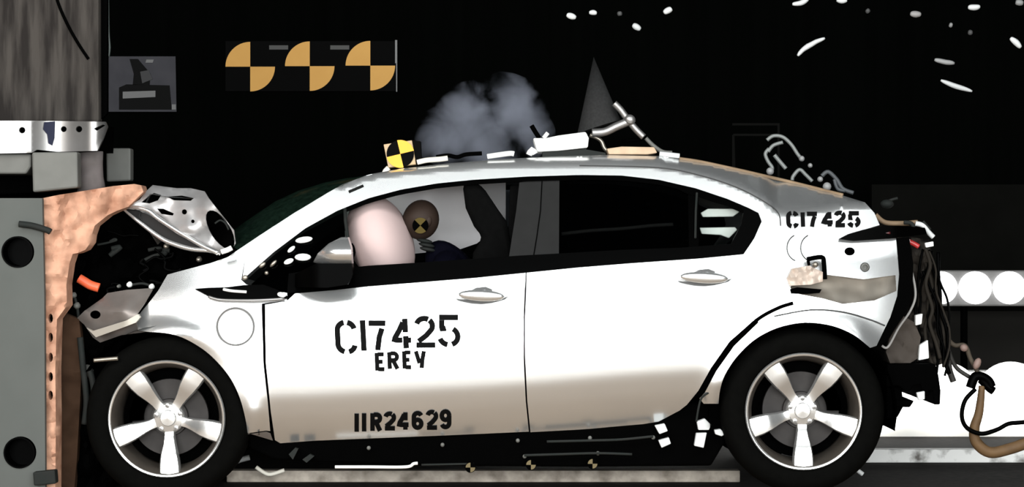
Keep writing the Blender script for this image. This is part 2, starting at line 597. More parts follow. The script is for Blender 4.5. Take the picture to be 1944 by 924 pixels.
ply = thing('facing_board', 'torn peach-coloured facing board between the grey plate and the crushed car', 'board', at(100, 935, 0.1))
out = [(76, 377), (110, 370), (160, 362), (215, 353), (255, 349), (268, 352), (272, 364), (256, 380), (244, 392), (222, 400), (205, 408), (180, 428), (174, 446), (172, 460), (162, 474),
       (148, 480), (138, 482), (132, 500), (126, 540), (127, 580), (108, 606), (105, 700), (106, 800), (105, 938), (87, 938), (84, 560), (80, 420)]
obj('board_edge', sheet_bm(out, lambda x, y: 0.03 + max(0, (x - 110)) * 0.0012 + nz(x, y, 22, 0.03) + nz(x, y, 8, 0.010, 3), 0.12, 6,
                           [circ(96, y, 4.5, 10, 9) for y in (604, 640, 678, 715, 750)]), M['ply'], ply, True, 40)
bm = bmesh.new()
slab(bm, [(89, 590), (104, 590), (104, 770), (89, 770)], 0.085, 0.10)
obj('hole_backing', bm, M['black'], ply)
obj('shaded_layer', sheet_bm([(100, 585), (150, 606), (156, 660), (152, 760), (146, 870), (140, 938), (100, 938)],
                            lambda x, y: 0.20 + nz(x, y, 30, 0.03), 0.05, 9), mat('shade_brown', (0.055, 0.03, 0.018), 0.9, 0, 0.05, (0.02, 0.011, 0.007), 8), ply, True, 40)  # shadowed lower part of the board, the shadow put into dark brown

# ------------------------------------------------------------------ wall signs
SY = 4.18
sign = thing('photo_card', 'grey card with a dark machine picture hanging beside the weathered block', 'sign', at(268, 212, SY))
bm = bmesh.new()
slab(bm, [(203, 107), (333, 107), (335, 212), (204, 212)], SY, SY + 0.01)
obj('card', bm, M['card'], sign)
bm = bmesh.new()
slab(bm, [(226, 166), (240, 160), (322, 162), (326, 208), (226, 208)], SY - 0.003, SY - 0.001)
slab(bm, [(246, 112), (262, 112), (286, 140), (284, 161), (252, 161), (254, 140)], SY - 0.003, SY - 0.001)
obj('machine_silhouette', bm, M['card_dark'], sign)
card_pale = mat('card_pale', (0.13, 0.13, 0.13), 0.7)
for pts in ([(233, 174), (295, 172), (295, 184), (233, 187)], [(326, 198), (334, 198), (334, 208), (326, 208)], [(278, 113), (292, 113), (290, 119), (276, 119)]):
    bm = bmesh.new()
    slab(bm, pts, SY - 0.006, SY - 0.004)
    obj('pale_plate', bm, card_pale, sign)
bm = bmesh.new()
slab(bm, [(266, 136), (282, 133), (290, 150), (270, 158)], SY - 0.006, SY - 0.004)
obj('pale_lever', bm, M['card_mid'], sign)

TY = 4.185
tb = thing('target_board', 'long black board with three yellow quartered target discs on the dark wall', 'target board', at(590, 175, TY))
bm = bmesh.new()
slab(bm, [(428, 78), (752, 78), (752, 173), (428, 173)], TY, TY + 0.012)
obj('board', bm, M['board'], tb)
bm = bmesh.new()
slab(bm, [(750, 76), (754, 76), (754, 120), (750, 120)], TY - 0.004, TY + 0.012)
slab(bm, [(752, 120), (754, 120), (754, 174), (752, 174)], TY - 0.004, TY + 0.012)
obj('edge_trim', bm, mat('edge_grey', (0.10, 0.10, 0.10), 0.5), tb)


def quad_sector(cx, cy, r, q):
    a0 = q * math.pi / 2
    return [(cx, cy)] + [(cx + r * math.cos(a0 + k * math.pi / 32), cy + r * math.sin(a0 + k * math.pi / 32)) for k in range(17)]


for cx, cy in ((475, 126.5), (588, 125.5), (703, 124.5)):
    bm = bmesh.new()
    slab(bm, quad_sector(cx, cy, 47, 0), TY - 0.004, TY - 0.001)
    slab(bm, quad_sector(cx, cy, 47, 2), TY - 0.004, TY - 0.001)
    obj('target_disc', bm, M['yellow'], tb)
cap_m = mat('caption_grey', (0.022, 0.022, 0.02), 0.6)
for x0 in (511, 627):
    bm = bmesh.new()
    slab(bm, [(x0, 86), (x0 + 36, 86), (x0 + 36, 94), (x0, 94)], TY - 0.004, TY - 0.001)
    obj('caption_strip', bm, cap_m, tb)

# faint dark frame on the far side
fr = bmesh.new()
for a, b in (((1392, 256), (1470, 256)), ((1392, 256), (1394, 318)), ((1390, 236), (1480, 236)), ((1392, 256), (1392, 744)), ((1478, 236), (1478, 744))):
    ptube(fr, [a, b], 3.3, 2.5, 6, 0)
tag(obj('dim_rack', fr, mat('rack_grey', (0.005, 0.005, 0.0046), 0.8, 0, .02), None), 'dim dark metal rack in the shadows behind the rear hatch', 'rack')

# ------------------------------------------------------------------ THE CAR
car = thing('car', 'silver-white hatchback with black stencilled numbers, nose crushed against the barrier', 'car', at(920, 935, 0.9))
BELT = [(150, 560), (300, 553), (470, 552), (560, 553), (640, 547), (700, 541), (800, 533), (900, 525), (1000, 515), (1100, 505), (1200, 497), (1330, 488), (1412, 480), (1500, 470), (1750, 455)]
SILL = [(150, 850), (520, 840), (1005, 820), (1250, 800), (1750, 775)]
WTOP = [(380, 600), (430, 556), (460, 530), (520, 478), (580, 433), (640, 400), (655, 394), (700, 376), (760, 360), (830, 348), (900, 341), (1000, 335), (1100, 332), (1180, 333),
        (1250, 341), (1320, 357), (1380, 377), (1440, 402), (1482, 420), (1560, 440), (1750, 480)]
SIL = [(380, 520), (455, 471), (500, 441), (560, 402), (620, 366), (650, 349), (700, 330), (760, 319), (850, 309), (950, 301), (1050, 296), (1150, 293), (1250, 295), (1330, 307), (1400, 322), (1500, 345), (1600, 370), (1640, 383), (1750, 420)]
BULGE = [(0, .055), (.10, .03), (.35, .004), (.55, 0), (.69, .006), (.80, .034), (.9, .078), (1.0, .135), (1.3, .30)]
CREASE = [(640, 356), (700, 336), (760, 328), (900, 316), (1000, 312), (1150, 311), (1250, 316), (1330, 330), (1400, 352), (1450, 377), (1478, 400), (1500, 402), (1640, 388), (1650, 388)]
WCF = (316, 795)
WCR = (1525, 781)


def D(px, py):
    b = spl(px, BELT)
    if py >= b:
        s = spl(px, SILL)
        y = spl((py - b) / (s - b), BULGE)
    else:
        wt = min(spl(px, WTOP), b - 1)
        s = min(spl(px, SIL), wt - 3)
        k = 1 / 465.0
        y = 0.055 + 0.52 * (b - py) * k
        if 640 < px < 1648:
            cr = max(s + 1.0, spl(px, CREASE))
            if py < cr:
                h = (cr - s) * k
                t = min(1.25, (cr - py) / (cr - s))
                y += h * (1.5 * t**1.25 if px < 1260 else 2.0 * t**1.15)
    if px < 480:
        y += 0.22 * ((480 - px) / 330)**2
    if px > 1500:
        y += 0.07 * ((px - 1500) / 210)**2
    for c, R in ((WCF, 165), (WCR, 172)):
        r = math.hypot(px - c[0], py - c[1])
        if py < c[1] + 40:
            y -= 0.030 * math.exp(-((r - R) / 22)**2) * min(1, max(0, (y + 0.0) / 0.03))
    return y


# lower body ------------------------------------------------------------
arch_f = [(p.x, p.y) for p in catmull([(x, y, 0) for x, y in [(284, 630), (316, 632), (345, 640), (372, 654), (396, 671), (420, 695), (440, 722), (456, 757), (466, 795), (470, 822)]], 4)]
arch_r = [(p.x, p.y) for p in catmull([(x, y, 0) for x, y in [(1364, 766), (1367, 740), (1376, 712), (1398, 678), (1432, 645), (1476, 622), (1528, 612), (1580, 618), (1620, 635), (1652, 660)]], 4)]
fender = [(318, 521), (340, 515), (400, 499), (432, 488), (452, 474), (466, 486), (458, 531), (468, 540), (545, 556), (545, 570), (497, 576), (498, 620), (500, 690), (508, 760), (513, 818), (505, 817)] \
    + arch_f[::-1] + [(262, 627), (258, 606), (268, 592), (284, 573), (300, 552)]
port = circ(447, 620, 37, 40)
fo = panel('front_fender', fender, M['paint'], car, D, 0.008, 7, [port])
door1 = [(503, 578), (545, 571), (560, 557), (640, 550), (700, 543), (800, 535), (900, 527), (998, 517), (994, 600), (994, 680), (998, 760), (1004, 819), (850, 826), (700, 832), (600, 836), (532, 841), (522, 835), (514, 780), (505, 690)]
fd = panel('front_door', door1, M['paint'], car, D, 0.012, 8)
door2 = [(1000, 517), (1100, 507), (1200, 499), (1330, 490), (1412, 482), (1440, 500), (1452, 560), (1436, 603), (1385, 648), (1350, 698), (1326, 741), (1304, 768), (1290, 779), (1250, 800), (1200, 808), (1100, 815), (1007, 820), (1001, 760), (997, 680), (997, 600)]
rd = panel('rear_door', door2, M['paint'], car, D, 0.012, 8)
quarter = [(1440, 404), (1446, 420), (1432, 452), (1412, 482), (1440, 500), (1452, 560), (1436, 603), (1440, 612), (1394, 656), (1360, 704), (1338, 745), (1328, 756), (1336, 766)] + arch_r + [(1664, 656), (1690, 602), (1703, 562), (1707, 520), (1701, 452),
           (1620, 457), (1596, 453), (1636, 437), (1670, 427), (1660, 404), (1642, 384), (1600, 371), (1500, 346), (1440, 332)]
recess = [(1500, 545), (1520, 524), (1566, 521), (1640, 530), (1700, 522), (1702, 552), (1660, 570), (1600, 577), (1560, 566), (1505, 556)]
qp = panel('quarter_panel', quarter, M['paint'], car, D, 0.008, 7, [recess, circ(1613, 477, 10, 18, 8), circ(1642, 507, 9, 18)])
rail = [(452, 474), (500, 442), (560, 403), (620, 367), (650, 350), (700, 331), (760, 320), (850, 310), (950, 302), (1050, 297), (1150, 294), (1250, 296), (1330, 308), (1400, 323), (1440, 332), (1440, 404),
        (1420, 394), (1380, 377), (1320, 357), (1250, 341), (1180, 333), (1100, 332), (1000, 335), (900, 341), (830, 348), (760, 360), (700, 376), (655, 394), (640, 400), (580, 433), (520, 478), (460, 531), (466, 486)]
panel('roof_rail', rail, M['paint'], car, D, 0.010, 6)

# charge flap in the fender
panel('charge_flap', circ(447, 620, 33, 40), M['paint'], car, D, 0.008, 8)
panel('flap_seal', circ(447, 620, 40, 40), mat('seal_grey', (0.16, 0.155, 0.15), 0.7, 0, .1), car, D, 0.004, 8, off=0.0085)

# dark inner skin behind the gaps
inner = [(470, 560), (545, 556), (900, 530), (1412, 484), (1440, 520), (1440, 600), (1385, 650), (1340, 735), (1300, 770), (1250, 796), (1005, 814), (530, 834), (470, 812), (440, 720), (470, 640)]
panel('inner_skin', inner, M['black'], car, D, 0.01, 14, off=0.03)
panel('quarter_inner', [(1430, 470), (1480, 430), (1590, 450), (1690, 460), (1694, 540), (1680, 600), (1620, 625), (1530, 605), (1450, 630), (1440, 560)], M['black'], car, D, 0.01, 14, off=0.14)

# waist trim band and window surrounds
WBOT = [(460, 532), (545, 556), (640, 549), (700, 543), (800, 535), (900, 527), (1000, 517), (1100, 507), (1200, 499), (1330, 490), (1412, 482)]
wt_out = [(548, 519), (600, 511), (660, 508), (700, 504), (800, 498), (900, 491), (985, 485), (1060, 481), (1180, 474), (1290, 470), (1400, 462), (1412, 482)] + WBOT[::-1][1:-1]
panel('waist_trim', wt_out, M['gloss_black'], car, D, 0.02, 9, off=-0.002)
inner_top = []
for i in range(0, 41):
    x = 655 + (1418 - 655) * i / 40
    inner_top.append((x, inp(x, WTOP)))
fr_out = inner_top + [(x, y + (9 if x < 1300 else 14)) for x, y in inner_top[::-1]]
panel('window_seal', fr_out, M['black'], car, D, 0.03, 6, off=0.004)
panel('pillar_trim', [(1008, 343), (1034, 341), (1062, 341), (1061, 484), (1020, 486), (966, 490), (972, 450), (980, 400), (986, 346)], M['pillar_grey'], car, D, 0.03, 10, off=0.012)
bm = bmesh.new()
tube(bm, [at(x, y, D(x, y) + .009) for x, y in ((1029, 344), (1026, 400), (1019, 450), (1013, 486))], 0.0022, 6)
obj('pillar_seam', bm, M['black'], car)
panel('corner_trim', [(1446, 420), (1440, 404), (1420, 394), (1396, 384), (1412, 400), (1408, 425), (1392, 455), (1380, 484), (1412, 482), (1432, 452)], M['gloss_black'], car, D, 0.02, 7, off=0.002)
panel('rear_glass', [(1062, 342), (1180, 341), (1250, 349), (1308, 362), (1312, 470), (1180, 476), (1062, 482)], M['glass_rear'], car, D, 0.004, 12, off=0.012)
panel('quarter_glass', [(1324, 368), (1380, 390), (1410, 402), (1406, 425), (1392, 455), (1388, 466), (1324, 470)], M['glass_clear'], car, D, 0.004, 10, off=0.012)
panel('door_post', [(1306, 358), (1326, 364), (1326, 472), (1308, 472)], M['black'], car, D, 0.03, 8, off=0.010)
bm = bmesh.new()
tube(bm, [at(x, y, D(x, y) + 0.002) for x, y in ((1323, 366), (1321, 400), (1320, 452))], 0.005, 6)
obj('post_strip', bm, M['darkgrey'], car)
panel('front_corner_glass', [(470, 529), (520, 484), (580, 440), (640, 408), (656, 402), (654, 440), (600, 500), (548, 520), (545, 553)], M['glass_rear'], car, D, 0.004, 9, off=0.010)
bm = bmesh.new()
tube(bm, [at(x, y, D(x, y) + 0.004) for x, y in ((655, 396), (656, 420), (660, 450), (664, 500))], 0.008, 6)
obj('corner_post', bm, M['darkgrey'], car, True)
# small pale specks at the corner glass
for i, (x, y, rx, rz, rot) in enumerate(((577, 455, 17, 6, .15), (575, 488, 16, 7, .0), (548, 496, 10, 5, .4), (553, 473, 9, 4, .7), (498, 503, 8, 4, .7), (519, 500, 9, 3.5, .8), (506, 518, 4, 4, 0), (465, 527, 6, 5, .6))):
    bm = bmesh.new()
    q = at(x, y, D(x, y) - 0.004)
    k = (CAMD + .1) / F
    ell(bm, q, rx * k, 0.006, rz * k, -rot, 12)
    obj('pale_speck', bm, M['white'] if i < 4 else M['alloy_dull'], car, True)

# fender badge trim
panel('vent_trim', [(370, 548), (395, 546), (430, 545), (462, 541), (500, 540), (522, 548), (540, 556), (548, 566), (520, 566), (480, 569), (420, 569), (396, 562)], M['gloss_black'], car, D, 0.014, 6, off=-0.008)
bm = bmesh.new()
tube(bm, catmull([at(x, y, D(x, y) - 0.010) for x, y in ((396, 563), (420, 569), (480, 570), (540, 567))], 5), 0.006, 8)
obj('chrome_strip', bm, M['steel'], car, True)
bm = bmesh.new()
tube(bm, catmull([at(x, y, D(x, y) - 0.012) for x, y in ((424, 549), (440, 552), (468, 554))], 5), 0.006, 8)
q = at(535, 560, D(535, 560) - .006)
ell(bm, q, .02, .008, .012, .3, 12)
obj('badge', bm, M['white'], car, True)


# lettering -------------------------------------------------------------
def ribbon(bm, pts, wpx, dfn, off):
    P = [Vector((p[0], p[1])) for p in pts]
    R = []
    for i in range(len(P) - 1):
        n = max(1, int((P[i + 1] - P[i]).length / 4))
        R += [P[i].lerp(P[i + 1], k / n) for k in range(n)]
    R.append(P[-1])
    prev = None
    for i, p in enumerate(R):
        t = (R[min(i + 1, len(R) - 1)] - R[max(i - 1, 0)]).normalized()
        nn = Vector((-t.y, t.x)) * wpx / 2
        pr = [bm.verts.new(at(q.x, q.y, dfn(q.x, q.y) + off)) for q in (p + nn, p - nn)]
        if prev:
            bm.faces.new((prev[0], prev[1], pr[1], pr[0]))
        prev = pr


def arc(cx, cy, rx, ry, a0, a1, n=10):
    return [(cx + rx * math.cos(math.radians(a0 + (a1 - a0) * i / n)), cy + ry * math.sin(math.radians(a0 + (a1 - a0) * i / n))) for i in range(n + 1)]


# stencil glyphs in a unit box, y down, strokes split where the stencil has bridges
G = {
    'C': [arc(.52, .27, .42, .25, -10, -78, 6), arc(.52, .27, .42, .25, -102, -180, 6) + [(.10, .5), (.10, .73)] + arc(.52, .73, .42, .25, 180, 105, 6), arc(.52, .73, .42, .25, 76, 8, 6)],
    'I': [[(.5, 0), (.5, 1)]],
    '7': [[(0, .10), (1, .10)], [(.78, .27), (.60, .55), (.46, 1)]],
    '4': [[(.62, .12), (.40, .40), (.10, .72), (.55, .72)], [(.72, 0), (.72, .46)], [(.72, .58), (.72, 1)], [(.72, .72), (1, .72)]],
    '2': [arc(.48, .28, .42, .24, -165, -60, 7), arc(.48, .28, .42, .24, -50, 30, 6) + [(.55, .60), (.12, .80)], [(0, .92), (1, .92)]],
    '5': [[(.02, .08), (.98, .08)], [(.14, .17), (.12, .46), (.34, .42)], arc(.46, .68, .46, .27, -60, 72, 9), arc(.46, .68, .46, .27, 100, 165, 6)],
    'S': [arc(.5, .27, .40, .22, -15, -250, 10) + [(.60, .52)] + arc(.5, .73, .40, .23, -60, 165, 10)],
    'E': [[(.2, 0), (.2, 1)], [(.30, .08), (.95, .08)], [(.30, .5), (.80, .5)], [(.30, .92), (.95, .92)]],
    'R': [[(.18, 0), (.18, 1)], [(.30, .08), (.62, .08)] + arc(.58, .28, .30, .20, -80, 85, 8) + [(.32, .49)], [(.55, .56), (.88, 1)]],
    'V': [[(.08, 0), (.42, .72)], [(.94, 0), (.74, .5), (.62, 1)]],
    '6': [arc(.5, .28, .38, .22, -20, -180, 8) + [(.12, .70)] + arc(.5, .70, .38, .24, 180, -180, 16)],
    '9': [arc(.5, .72, .38, .22, 160, 0, 8) + [(.88, .30)] + arc(.5, .30, .38, .24, 0, 360, 16)],
}


def word(name, spec, wpx, parent, dfn=D):
    bm = bmesh.new()
    for ch, x0, y0, x1, y1, sl in spec:
        for st in G[ch]:
            ribbon(bm, [(x0 + (x1 - x0) * u + sl * (v - .5), y0 + (y1 - y0) * v) for u, v in st], wpx, dfn, -0.0025)
    bmesh.ops.solidify(bm, geom=bm.faces[:], thickness=0.0006)
    return obj(name, bm, M['lettering'], parent)


def crop(x, y):
    return 600 + x / 3.553, 580 + y / 3.553


def spec_from(rows, cx, cy, sl):
    out = []
    for ch, x0, y0, x1, y1 in rows:
        out.append((ch, cx + x0 / 3.553, cy + y0 / 3.553, cx + x1 / 3.553, cy + y1 / 3.553, sl))
    return out


word('lettering', spec_from([('C', 132, 108, 268, 316), ('I', 290, 98, 346, 304), ('7', 358, 98, 472, 300), ('4', 508, 88, 640, 288), ('2', 672, 78, 800, 282), ('5', 832, 62, 965, 274)], 600, 580, 3), 10.5, fd)
word('lettering', spec_from([('E', 398, 318, 462, 438), ('R', 482, 312, 556, 426), ('E', 584, 306, 642, 424), ('V', 670, 306, 734, 420)], 600, 580, 1.5), 8.0, fd)
word('lettering', spec_from([('I', 256, 728, 292, 850), ('I', 306, 726, 342, 848), ('R', 368, 726, 440, 844), ('2', 464, 724, 532, 836), ('4', 548, 720, 624, 836), ('6', 652, 718, 718, 830), ('2', 748, 712, 816, 832), ('9', 840, 706, 906, 826)], 600, 580, 0), 8.5, fd)
word('lettering', spec_from([('C', 194, 154, 262, 248), ('I', 284, 152, 314, 248), ('7', 328, 152, 396, 248), ('4', 426, 150, 500, 246), ('2', 518, 150, 582, 246), ('5', 610, 150, 680, 246)], 1440, 360, 1), 8.0, qp)

# door handles -----------------------------------------------------------
for hx, hy, hw, par in ((914, 561, 44, fd), (1337, 527, 46, rd)):
    bm = bmesh.new()
    q = at(hx, hy, D(hx, hy) - 0.020)
    k = CAMD / F
    ell(bm, q, hw * k, 0.018, 11 * k, 0.05, 24)
    obj('door_handle', bm, M['paint'], par, True)
    grey = M['seam']  # grey crescents below and above the handle: its shade as painted sheets
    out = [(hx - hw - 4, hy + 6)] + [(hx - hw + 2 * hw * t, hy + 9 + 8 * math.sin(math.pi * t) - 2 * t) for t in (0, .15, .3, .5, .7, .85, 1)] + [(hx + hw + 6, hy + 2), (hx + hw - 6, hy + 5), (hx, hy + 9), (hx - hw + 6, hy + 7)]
    obj('handle_shade', sheet_bm(out, lambda x, y: D(x, y) - 0.004, 0.003, 5), grey, par, True, 40)
    out = [(hx - 22, hy - 9), (hx - 10, hy - 15), (hx + 8, hy - 17), (hx + 20, hy - 12), (hx + 20, hy - 8), (hx + 6, hy - 12), (hx - 10, hy - 10)]
    obj('handle_shade', sheet_bm(out, lambda x, y: D(x, y) - 0.004, 0.003, 5), grey, par, True, 40)

# wing mirror -------------------------------------------------------------
mir = obj('wing_mirror', sheet_bm([(594, 498), (604, 480), (624, 462), (648, 450), (660, 450), (666, 470), (668, 500), (640, 502), (610, 501)],
                                  lambda x, y: -0.10 + 0.10 * (max(0, (640 - x) / 46))**2 + 0.06 * ((y - 480) / 24)**2, 0.10, 4), M['paint'], car, True, 50)
obj('mirror_base', sheet_bm([(560, 520), (600, 500), (668, 500), (670, 520), (660, 540), (620, 546), (560, 545)], lambda x, y: -0.06 + 0.1 * (max(0, (610 - x) / 50))**2, 0.10, 7), M['gloss_black'], mir, True, 40)

# arch gap strips ---------------------------------------------------------
bm = bmesh.new()
ribbon(bm, [(p.x, p.y) for p in catmull([(1325, 752, 0), (1334, 742, 0), (1356, 701, 0), (1390, 653, 0), (1436, 608, 0), (1476, 585, 0), (1506, 575, 0)], 6)], 7, D, -0.004)
bmesh.ops.solidify(bm, geom=bm.faces[:], thickness=0.002)
obj('arch_seal', bm, M['black'], qp)
bm = bmesh.new()
ribbon(bm, [(p.x, p.y) for p in catmull([(1470, 600, 0), (1540, 588, 0), (1600, 592, 0), (1650, 606, 0), (1680, 618, 0)], 6)], 3, D, -0.003)
bmesh.ops.solidify(bm, geom=bm.faces[:], thickness=0.002)
obj('arch_crease', bm, M['seam'], qp)

# roof ----------------------------------------------------------------------
def across(name, xs, m, crown, m_thick=0.01, fwd=0.0, n=14, x_shift=None):
    bm = bmesh.new()
    rows = []
    for x in xs:
        y = inp(x, SIL) + 1
        d = D(x, y)
        p = at(x, y, d)
        row = []
        for k in range(n + 1):
            t = k / n
            Y = d + (W - 2 * d) * t
            c = 1 - (2 * t - 1)**2
            cr = crown(x) if callable(crown) else crown
            row.append(bm.verts.new((p.x - fwd * c * (cr / 0.055 if callable(crown) else 1), Y, p.z + cr * c)))
        rows.append(row)
    for i in range(len(rows) - 1):
        for k in range(n):
            bm.faces.new((rows[i][k], rows[i][k + 1], rows[i + 1][k + 1], rows[i + 1][k]))
    bmesh.ops.recalc_face_normals(bm, faces=bm.faces)
    bmesh.ops.solidify(bm, geom=bm.faces[:], thickness=m_thick)
    return obj(name, bm, m, car, True, 40)


across('roof', list(range(690, 1300, 20)), M['paint'], 0.012)
across('windscreen', [452, 480, 520, 560, 600, 640, 670, 692], M['glass_front'], lambda x: 0.012 + 0.046 * max(0.0, min(1.0, (692 - x) / 110))**0.8, 0.006, 0.14)
across('rear_screen', list(range(1296, 1646, 16)), mat('screen_black', (0.003, 0.003, 0.003), 0.3, 0, 0.2), -0.01)
bm = bmesh.new()
tube(bm, catmull([at(x, inp(x, SIL), D(x, inp(x, SIL)) - .005) for x in (1290, 1330, 1400, 1450, 1500, 1560, 1600)], 5), 0.007, 8)
obj('hatch_rail', bm, M['tan'], car, True)
bm = bmesh.new()
ribbon(bm, [(p.x, p.y) for p in catmull([(1100, 314, 0), (1250, 318, 0), (1330, 333, 0), (1400, 356, 0), (1455, 385, 0), (1478, 405, 0), (1482, 428, 0)], 6)], 2.2, D, -0.002)
bmesh.ops.solidify(bm, geom=bm.faces[:], thickness=0.0015)
obj('roof_seam', bm, M['seam'], car)
bm = bmesh.new()
ribbon(bm, [(662, 364), (690, 352)], 5, D, -0.002)
bmesh.ops.solidify(bm, geom=bm.faces[:], thickness=0.002)
obj('roof_slot', bm, M['darkgrey'], car)


# wheels -----------------------------------------------------------------------
def wheel(px, py, Y, rot, name):
    c = at(px, py, Y)
    R = 0.338
    root = bpy.data.objects.new(name, None)
    COL.objects.link(root)
    root.location = c
    root.parent = car
    bpy.context.view_layer.update()
    root.matrix_parent_inverse = car.matrix_world.inverted()
    bpy.context.view_layer.update()
    bm = bmesh.new()
    lathe(bm, [(.232, .030), (.240, .010), (.262, -.004), (.295, -.004), (.318, .006), (.331, .025), (R, .05), (R, .17), (.331, .195), (.30, .215), (.245, .21), (.232, .19)], c, 72)
    for v in bm.verts:
        if v.co.z < 0.003:
            v.co.z = 0.003
    obj('tire', bm, M['rubber'], root, True, 40)
    bm = bmesh.new()
    lathe(bm, [(.230, .034), (.240, .006), (.236, -.002), (.228, .000), (.222, .012), (.214, .030), (.208, .060), (.203, .120), (.205, .19), (.23, .20)], c, 72)
    obj('rim', bm, M['barrel'], root, True, 30)
    bm = bmesh.new()
    lathe(bm, [(.241, .003), (.2365, -.004), (.2305, -.003), (.226, .004)], c, 72)
    obj('rim_lip', bm, M['alloy'], root, True, 60)
    for k in range(5):
        a = rot + k * 2 * math.pi / 5
        dx = Vector((math.cos(a), 0, math.sin(a)))
        dt = Vector((-math.sin(a), 0, math.cos(a)))
        bm = bmesh.new()
        # stations: radius, half width, face depth
        st = [(.030, .022, .046), (.055, .021, .050), (.080, .021, .045), (.105, .025, .034), (.130, .031, .021), (.150, .036, .013), (.185, .041, .009), (.222, .043, .007), (.231, .043, .006)]
        rows = []
        for r, hw, y in st:
            base = c + dx * r
            prof = [(-hw, y + .040), (-hw, y + .010), (-hw * .86, y + .001), (0, y - .002), (hw * .86, y + .001), (hw, y + .010), (hw, y + .040)]
            rows.append([bm.verts.new(base + dt * u + Vector((0, yy, 0))) for u, yy in prof])
        for i in range(len(rows) - 1):
            for j in range(6):
                bm.faces.new((rows[i][j], rows[i][j + 1], rows[i + 1][j + 1], rows[i + 1][j]))
        bm.faces.new(rows[0])
        bm.faces.new(rows[-1][::-1])
        obj('spoke', bm, M['alloy'], root, True, 50)
    bm = bmesh.new()
    lathe(bm, [(.066, .08), (.064, .056), (.056, .048), (.034, .043), (.030, .034), (.001, .031)], c, 40)
    obj('hub', bm, M['alloy'], root, True, 30)
    for k in range(5):
        bm = bmesh.new()
        a = rot + (k + .5) * 2 * math.pi / 5
        q = c + Vector((math.cos(a) * .052, .046, math.sin(a) * .052))
        lathe(bm, [(.010, .02), (.010, -.004), (.001, -.006)], q, 8)
        obj('lug_nut', bm, M['steel'], root, True, 30)
    bm = bmesh.new()
    lathe(bm, [(.001, .08), (.075, .08), (.078, .10), (.095, .10), (.158, .10), (.160, .106), (.158, .125)], c, 56)
    obj('brake_disc', bm, M['disc'], root, True, 30)
    bm = bmesh.new()
    prof = []
    a0 = math.radians(25 if px > 900 else 160)
    for i in range(9):
        a = a0 + (i - 4) * 0.11
        for r, y in ((.105, .085), (.105, .07), (.165, .07), (.165, .14)):
            prof.append(bm.verts.new(c + Vector((math.cos(a) * r, y, math.sin(a) * r))))
    for i in range(8):
        for j in range(3):
            bm.faces.new((prof[i * 4 + j], prof[i * 4 + j + 1], prof[i * 4 + j + 5], prof[i * 4 + j + 4]))
    bmesh.ops.solidify(bm, geom=bm.faces[:], thickness=0.006)
    obj('brake_caliper', bm, M['darkgrey'], root, True, 40)
    bm = bmesh.new()
    lathe(bm, [(.200, .15), (.001, .15)], c, 40)
    obj('hub_backing', bm, M['black'], root)
    return root


wheel(316, 795, 0.035, math.radians(-87), 'front_wheel')
wheel(1526, 781, 0.035, math.radians(-90), 'rear_wheel')
# far-side wheels
for px in (316, 1526):
    c = at(px, 785, 0.035)
    bm = bmesh.new()
    lathe(bm, [(.01, .10), (.22, .10), (.235, .03), (.29, .0), (.331, .025), (.338, .05), (.338, .17), (.30, .215), (.232, .19), (.01, .15)], (c.x, W - 0.25, 0.341), 48)
    obj('far_wheel', bm, M['rubber'], car, True, 40)

# wheel liners
for (px, py), a0, a1 in ((WCF, -10, 150), (WCR, -12, 190)):
    c = at(px, py, 0.06)
    bm = bmesh.new()
    n = 24
    rows = []
    for i in range(n + 1):
        a = math.radians(a0 + (a1 - a0) * i / n)
        rows.append([bm.verts.new((c.x + math.cos(a) * r, y, c.z + math.sin(a) * r)) for r, y in ((.385, .06), (.385, .32), (.02, .32))])
    for i in range(n):
        for j in range(2):
            bm.faces.new((rows[i][j], rows[i][j + 1], rows[i + 1][j + 1], rows[i + 1][j]))
    bmesh.ops.solidify(bm, geom=bm.faces[:], thickness=0.004)
    obj('wheel_liner', bm, M['black'], car, True, 40)

# underbody --------------------------------------------------------------------
bm = bmesh.new()
slab(bm, [(470, 818), (520, 836), (1005, 815), (1250, 792), (1304, 764), (1372, 764), (1376, 840), (1350, 884), (1100, 886), (800, 884), (600, 876), (520, 872), (472, 850)], 0.14, 1.6)
obj('underbody', bm, M['black'], car, bevel=0.01)
for pts, r, mm in (([(1038, 838), (1120, 836), (1180, 834), (1240, 828)], 2.5, 'darkgrey'), ([(995, 864), (1060, 862), (1135, 860), (1200, 862)], 2.5, 'darkgrey'),
                   ([(636, 886), (700, 886), (770, 886), (785, 880), (793, 879)], 3.0, 'white'), ([(800, 882), (900, 880)], 2, 'darkgrey')):
    bm = bmesh.new()
    ptube(bm, pts, 0.11, r, 8)
    obj('underbody_pipe', bm, M[mm], car, True)
for pts in ([(1243, 808), (1262, 804), (1268, 818), (1252, 824)], [(1250, 836), (1270, 830), (1274, 842), (1256, 850)], [(1323, 800), (1338, 794), (1350, 806), (1346, 816), (1326, 816)],
            [(1322, 822), (1342, 821), (1336, 850), (1318, 846)], [(1356, 816), (1368, 814), (1377, 824), (1370, 828), (1358, 824)]):
    bm = bmesh.new()
    slab(bm, pts, 0.10, 0.135)
    obj('tape_tab', bm, M['shard'], car, bevel=0.003)
for x, y in ((700, 850), (840, 844), (983, 836), (1120, 831), (996, 866), (1135, 860), (1240, 830)):
    bm = bmesh.new()
    ell(bm, at(x, y, .12), .009, .01, .009, 0, 10)
    obj('underbody_bolt', bm, M['steel_dull'], car, True)
